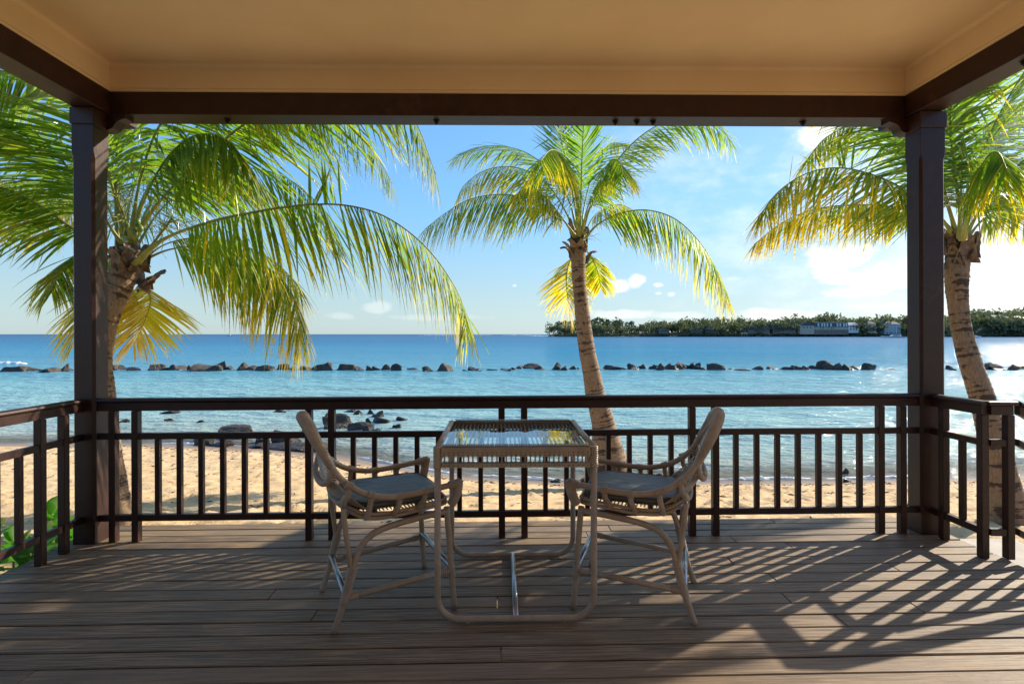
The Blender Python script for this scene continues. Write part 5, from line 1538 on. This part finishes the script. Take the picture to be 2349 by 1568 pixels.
mb = MB(); mb.bx(x0 + .2, x1 - .2, y0 + ins - .2, y0 + ins + .2, zt + .02, zt + .4); mb.build('parapet', M['white'], hb)
for q in (1998, 2007, 2013, 2020, 2029, 2045, 2052, 2061, 2067):
    xx = xpx(q, d); mb = MB(); mb.bx(xx - .75, xx + .75, y0 - .1, y0 + 1.4, zm + .25, zm + 3.3)
    mb.add([(xx - .85, y0 - .2, zm + 3.304), (xx + .85, y0 - .2, zm + 3.304), (xx, y0 - .2, zm + 4.0), (xx - .85, y0 + 1.5, zm + 3.304), (xx + .85, y0 + 1.5, zm + 3.304), (xx, y0 + 1.5, zm + 4.0)], [(0, 1, 2), (3, 5, 4), (0, 2, 5, 3), (1, 4, 5, 2), (0, 3, 4, 1)])
    dm = mb.build('dormer', M['white'], hb); dm['_o'] = hb['_o']
for q in (2004, 2010, 2024, 2031, 2036):
    xx = xpx(q, d); mb = MB(); mb.bx(xx - .7, xx + .7, y0 + .55, y0 + .7, zm - 2.6, zm - .6); mb.build('window', M['pane'], hb)
for q in (2006, 2018, 2030, 2044, 2058):
    xx = xpx(q, d); mb = MB(); mb.bx(xx - 1.2, xx + 1.2, y0 - .05, y0 + .1, zg + .6, zg + 3.2); mb.build('doorway', M['pane'], hb)
# gabled cream house left of it
hb = building('house', 'cream gabled house on the far shore left of the dormered hotel', 'house', 1955, 1990, d)
x0, x1 = xpx(1953, d), xpx(1989, d); y1 = y0 + 10
mb = MB(); mb.bx(x0, x1, y0 + .5, y1, zpy(811, d) - 2, zpy(794, d)); mb.build('wall', M['cream'], hb)
mb = MB(); ym = (x0 + x1) / 2
mb.add([(x0 - .6, y0, zpy(794, d) + .01), (x1 + .6, y0, zpy(794, d) + .01), (ym, y0, zpy(784, d)), (x0 - .6, y1, zpy(794, d) + .01), (x1 + .6, y1, zpy(794, d) + .01), (ym, y1, zpy(784, d))], [(0, 1, 2), (3, 5, 4), (0, 2, 5, 3), (1, 4, 5, 2), (0, 3, 4, 1)])
mb.build('roof', M['slate'], hb)
for q in (1963, 1971, 1979):
    xx = xpx(q, d); mb = MB(); mb.bx(xx - .7, xx + .7, y0 + .42, y0 + .6, zpy(801, d), zpy(797, d)); mb.build('window', M['pane'], hb)
# pale blue roofed villa
hb = building('villa', 'white villa with pale blue roof on the far shore right of the hotel', 'villa', 2074, 2104, d)
x0, x1 = xpx(2073, d), xpx(2100, d)
mb = MB(); mb.bx(x0, x1, y0 + 1, y1, zpy(808, d) - 2, zpy(793, d)); mb.build('wall', M['white'], hb)
mb = MB(); gable(mb, x0, x1, y0 + 1, y1, zpy(793, d) + .01, zpy(786, d), 3); mb.build('roof', M['bluewall'], hb)
for q in (2079, 2086, 2093):
    xx = xpx(q, d)
    for zz in (799, 805):
        mb = MB(); mb.bx(xx - .8, xx + .8, y0 + .9, y0 + 1.1, zpy(zz, d), zpy(zz - 4, d)); mb.build('window', M['pane'], hb)
hb = building('villa', 'small pale villa half hidden by trees right of the blue roof', 'villa', 2122, 2140, d)
x0, x1 = xpx(2122, d), xpx(2142, d)
mb = MB(); mb.bx(x0, x1, y0 + 1, y1, zpy(808, d) - 2, zpy(790, d)); mb.build('wall', M['cream'], hb)
mb = MB(); gable(mb, x0, x1, y0 + 1, y1, zpy(790, d) + .01, zpy(783, d), 3); mb.build('roof', M['slate'], hb)
for q in (2127, 2136):
    xx = xpx(q, d)
    for zz in (798, 805):
        mb = MB(); mb.bx(xx - .8, xx + .8, y0 + .9, y0 + 1.1, zpy(zz, d), zpy(zz - 4, d)); mb.build('window', M['pane'], hb)
# white multi-storey apartment block with balconies
hb = building('apartment_block', 'white balconied apartment block with grey roof behind the moored yacht', 'apartment block', 2165, 2203, d)
x0, x1 = xpx(2164, d), xpx(2201, d)
mb = MB(); mb.bx(x0, x1, y0 + 2, y1 + 4, zpy(811, d) - 2, zpy(790, d)); mb.build('wall', M['bluewall'], hb)
mb = MB(); gable(mb, x0, x1, y0 + .6, y1 + 4, zpy(790, d) + .01, zpy(783, d), 4); mb.build('roof', M['slate'], hb)
for pyf in (792.5, 798, 803.5, 808.5):
    mb = MB(); mb.bx(x0 - .4, x1 + .4, y0 + .4, y0 + 1.99, zpy(pyf, d), zpy(pyf, d) + .9); mb.build('balcony', M['white'], hb)
for q in range(5):
    xx = x0 + (x1 - x0) * (q + .0) / 4
    mb = MB(); mb.bx(xx - .2, xx + .2, y0 + .5, y0 + .9, zpy(811, d) - 2, zpy(790, d) - .05); mb.build('pillar', M['white'], hb)
# thatched long roofs
for i_, (a, b, e0, e1, lab) in enumerate(((1825, 1882, 803, 793, 'longest brown thatched pavilion on the far shore'), (1886, 1946, 803, 791, 'brown thatched pavilion left of the cream gabled house'),
                                     (1683, 1716, 804, 794, 'pyramid thatched hut on the far shore, left of a second one'), (1722, 1752, 804, 794, 'second pyramid thatched hut on the far shore'),
                                     (1608, 1634, 806, 799, 'low dark roofed hut half hidden among palms on the headland'))):
    dd1 = FD - 4
    hb = building('thatched_pavilion', lab, 'pavilion', a, b, dd1); x0, x1 = xpx(a, dd1), xpx(b, dd1); yy0 = ypx((a + b) / 2, dd1)
    mb = MB(); mb.bx(x0 + .8, x1 - .8, yy0 + .8, yy0 + 8, zpy(812, dd1) - 1, zpy(e0, dd1)); mb.build('wall', M['brownwall'], hb)
    mb = MB(); gable(mb, x0, x1, yy0, yy0 + 9, zpy(e0, dd1) + .01, zpy(e1, dd1), 2 if i_ < 2 else (x1 - x0) * .45, .6); mb.build('roof', M['thatch'], hb)
# houses in the trees at the far right
for (a, b, e0, e1, mt, lab) in ((2424, 2462, 775, 768, 'slate', 'grey roofed house among the trees right of the right palm trunk'), (2482, 2502, 776, 771, 'white', 'white roofed house at the far right picture edge across the bay')):
    dd1 = FD - 20
    hb = building('house', lab, 'house', a, b, dd1); x0, x1 = xpx(a, dd1), xpx(b, dd1); yy0 = ypx((a + b) / 2, dd1)
    mb = MB(); mb.bx(x0 + .8, x1 - .8, yy0 + .8, yy0 + 8, zpy(790, dd1) - 1, zpy(e0, dd1)); mb.build('wall', M['brownwall'], hb)
    mb = MB(); gable(mb, x0, x1, yy0, yy0 + 9, zpy(e0, dd1) + .01, zpy(e1, dd1), 2, .6); mb.build('roof', M[mt], hb)
# two white parasols on the beach terrace
for q, lab in ((1811, 'left one of two tiny white parasols on the far shore'), (1822, 'right one of two tiny white parasols on the far shore')):
    dd1 = FD - 10; c = S(q, 815, dd1)
    r_ = thing('parasol', lab, 'parasol', (c.x, c.y, SEA + .5), group='white parasols across the bay')
    mb = MB(); mb.tube([(0, 0, 0), (0, 0, 4.0)], .06, 6); mb.build('pole', M['white'], r_, local=True)
    mb = MB(); mb.cone((0, 0, 3.3), 1.7, .05, .9, 8); mb.build('canopy', M['white'], r_, local=True)

# ------------------------------------------------------------------ boats
def hull(mb, L, W, H, bow=.35):
    vs = []; n = 12
    for i in range(n + 1):
        u = i / n; wv = W / 2 * (1 - max(0, (u - .45) / .55) ** 2.2) ; z1_ = H * (.85 + .35 * u ** 2)
        x = -L / 2 + L * u
        vs += [(x, -wv * .55, 0), (x + bow * u * u, -wv, z1_), (x + bow * u * u, wv, z1_), (x, wv * .55, 0)]
    fs = []
    for i in range(n):
        a = i * 4; b = a + 4
        for k in range(4): fs.append((a + k, a + (k + 1) % 4, b + (k + 1) % 4, b + k))
    fs += [(3, 2, 1, 0), (n * 4, n * 4 + 1, n * 4 + 2, n * 4 + 3)]
    mb.add(vs, fs)
dd1 = 440; c = S(2181, 818, dd1)
yt = thing('motor_yacht', 'white motor yacht moored in front of the apartment block', 'yacht', (c.x, c.y, SEA - .1), R(180 - 6))
Ly = 52 / 1310 * dd1
mb = MB(); hull(mb, Ly, 4.4, 1.55, 1.2); mb.build('hull', M['hull'], yt, smooth=False, local=True)
mb = MB(); mb.add([(-5.5, -1.6, 1.35), (3.0, -1.5, 1.35), (3.0, 1.5, 1.35), (-5.5, 1.6, 1.35), (-5.2, -1.3, 2.6), (.4, -1.2, 2.6), (.4, 1.2, 2.6), (-5.2, 1.3, 2.6)], [(0, 1, 5, 4), (1, 2, 6, 5), (2, 3, 7, 6), (3, 0, 4, 7), (4, 5, 6, 7)]); mb.build('cabin', M['hull'], yt, local=True)
for s in (-1, 1):
    mb = MB(); mb.add([(-4.6, s * 1.58, 1.75), (1.9, s * 1.50, 1.75), (.4, s * 1.34, 2.3), (-4.4, s * 1.42, 2.3)], [(0, 1, 2, 3)]); mb.build('window', M['pane'], yt, local=True)
mb = MB(); mb.bx(-5.5, -.6, -1.2, 1.2, 3.55, 3.68); mb.tube([(-5, -1, 2.6), (-5, -1, 3.55)], .06, 5); mb.tube([(-5, 1, 2.6), (-5, 1, 3.55)], .06, 5); mb.tube([(-1, 0, 2.6), (-1.2, 0, 3.55)], .06, 5); mb.build('flybridge', M['hull'], yt, local=True)
mb = MB(); mb.tube([(-2.5, 0, 3.6), (-2.6, 0, 7.4)], .05, 5); mb.build('mast', M['white'], yt, local=True)
dd1 = 900; c = S(561, 818.3, dd1)
bt = thing('motor_boat', 'tiny white motor boat on the horizon at left', 'boat', (c.x, c.y, SEA - .1), R(8))
mb = MB(); hull(mb, 9, 2.8, 1.5, .8); mb.build('hull', M['hull'], bt, local=True)
mb = MB(); mb.bx(-2.2, 1.2, -1, 1, 1.3, 3.0); mb.bx(-2.6, 1.6, -1.2, 1.2, 3.01, 3.15); mb.build('cabin', M['hull'], bt, local=True)
dd1 = 430; c = S(2382, 818, dd1)
bt = thing('motor_boat', 'white motor boat half hidden by the right palm trunk', 'boat', (c.x, c.y, SEA - .1), R(4))
mb = MB(); hull(mb, 8.5, 2.6, 1.2, .8); mb.build('hull', M['hull'], bt, local=True)
mb = MB(); mb.bx(-2.2, .6, -1, 1, 1.0, 2.2); mb.build('cabin', M['hull'], bt, local=True)
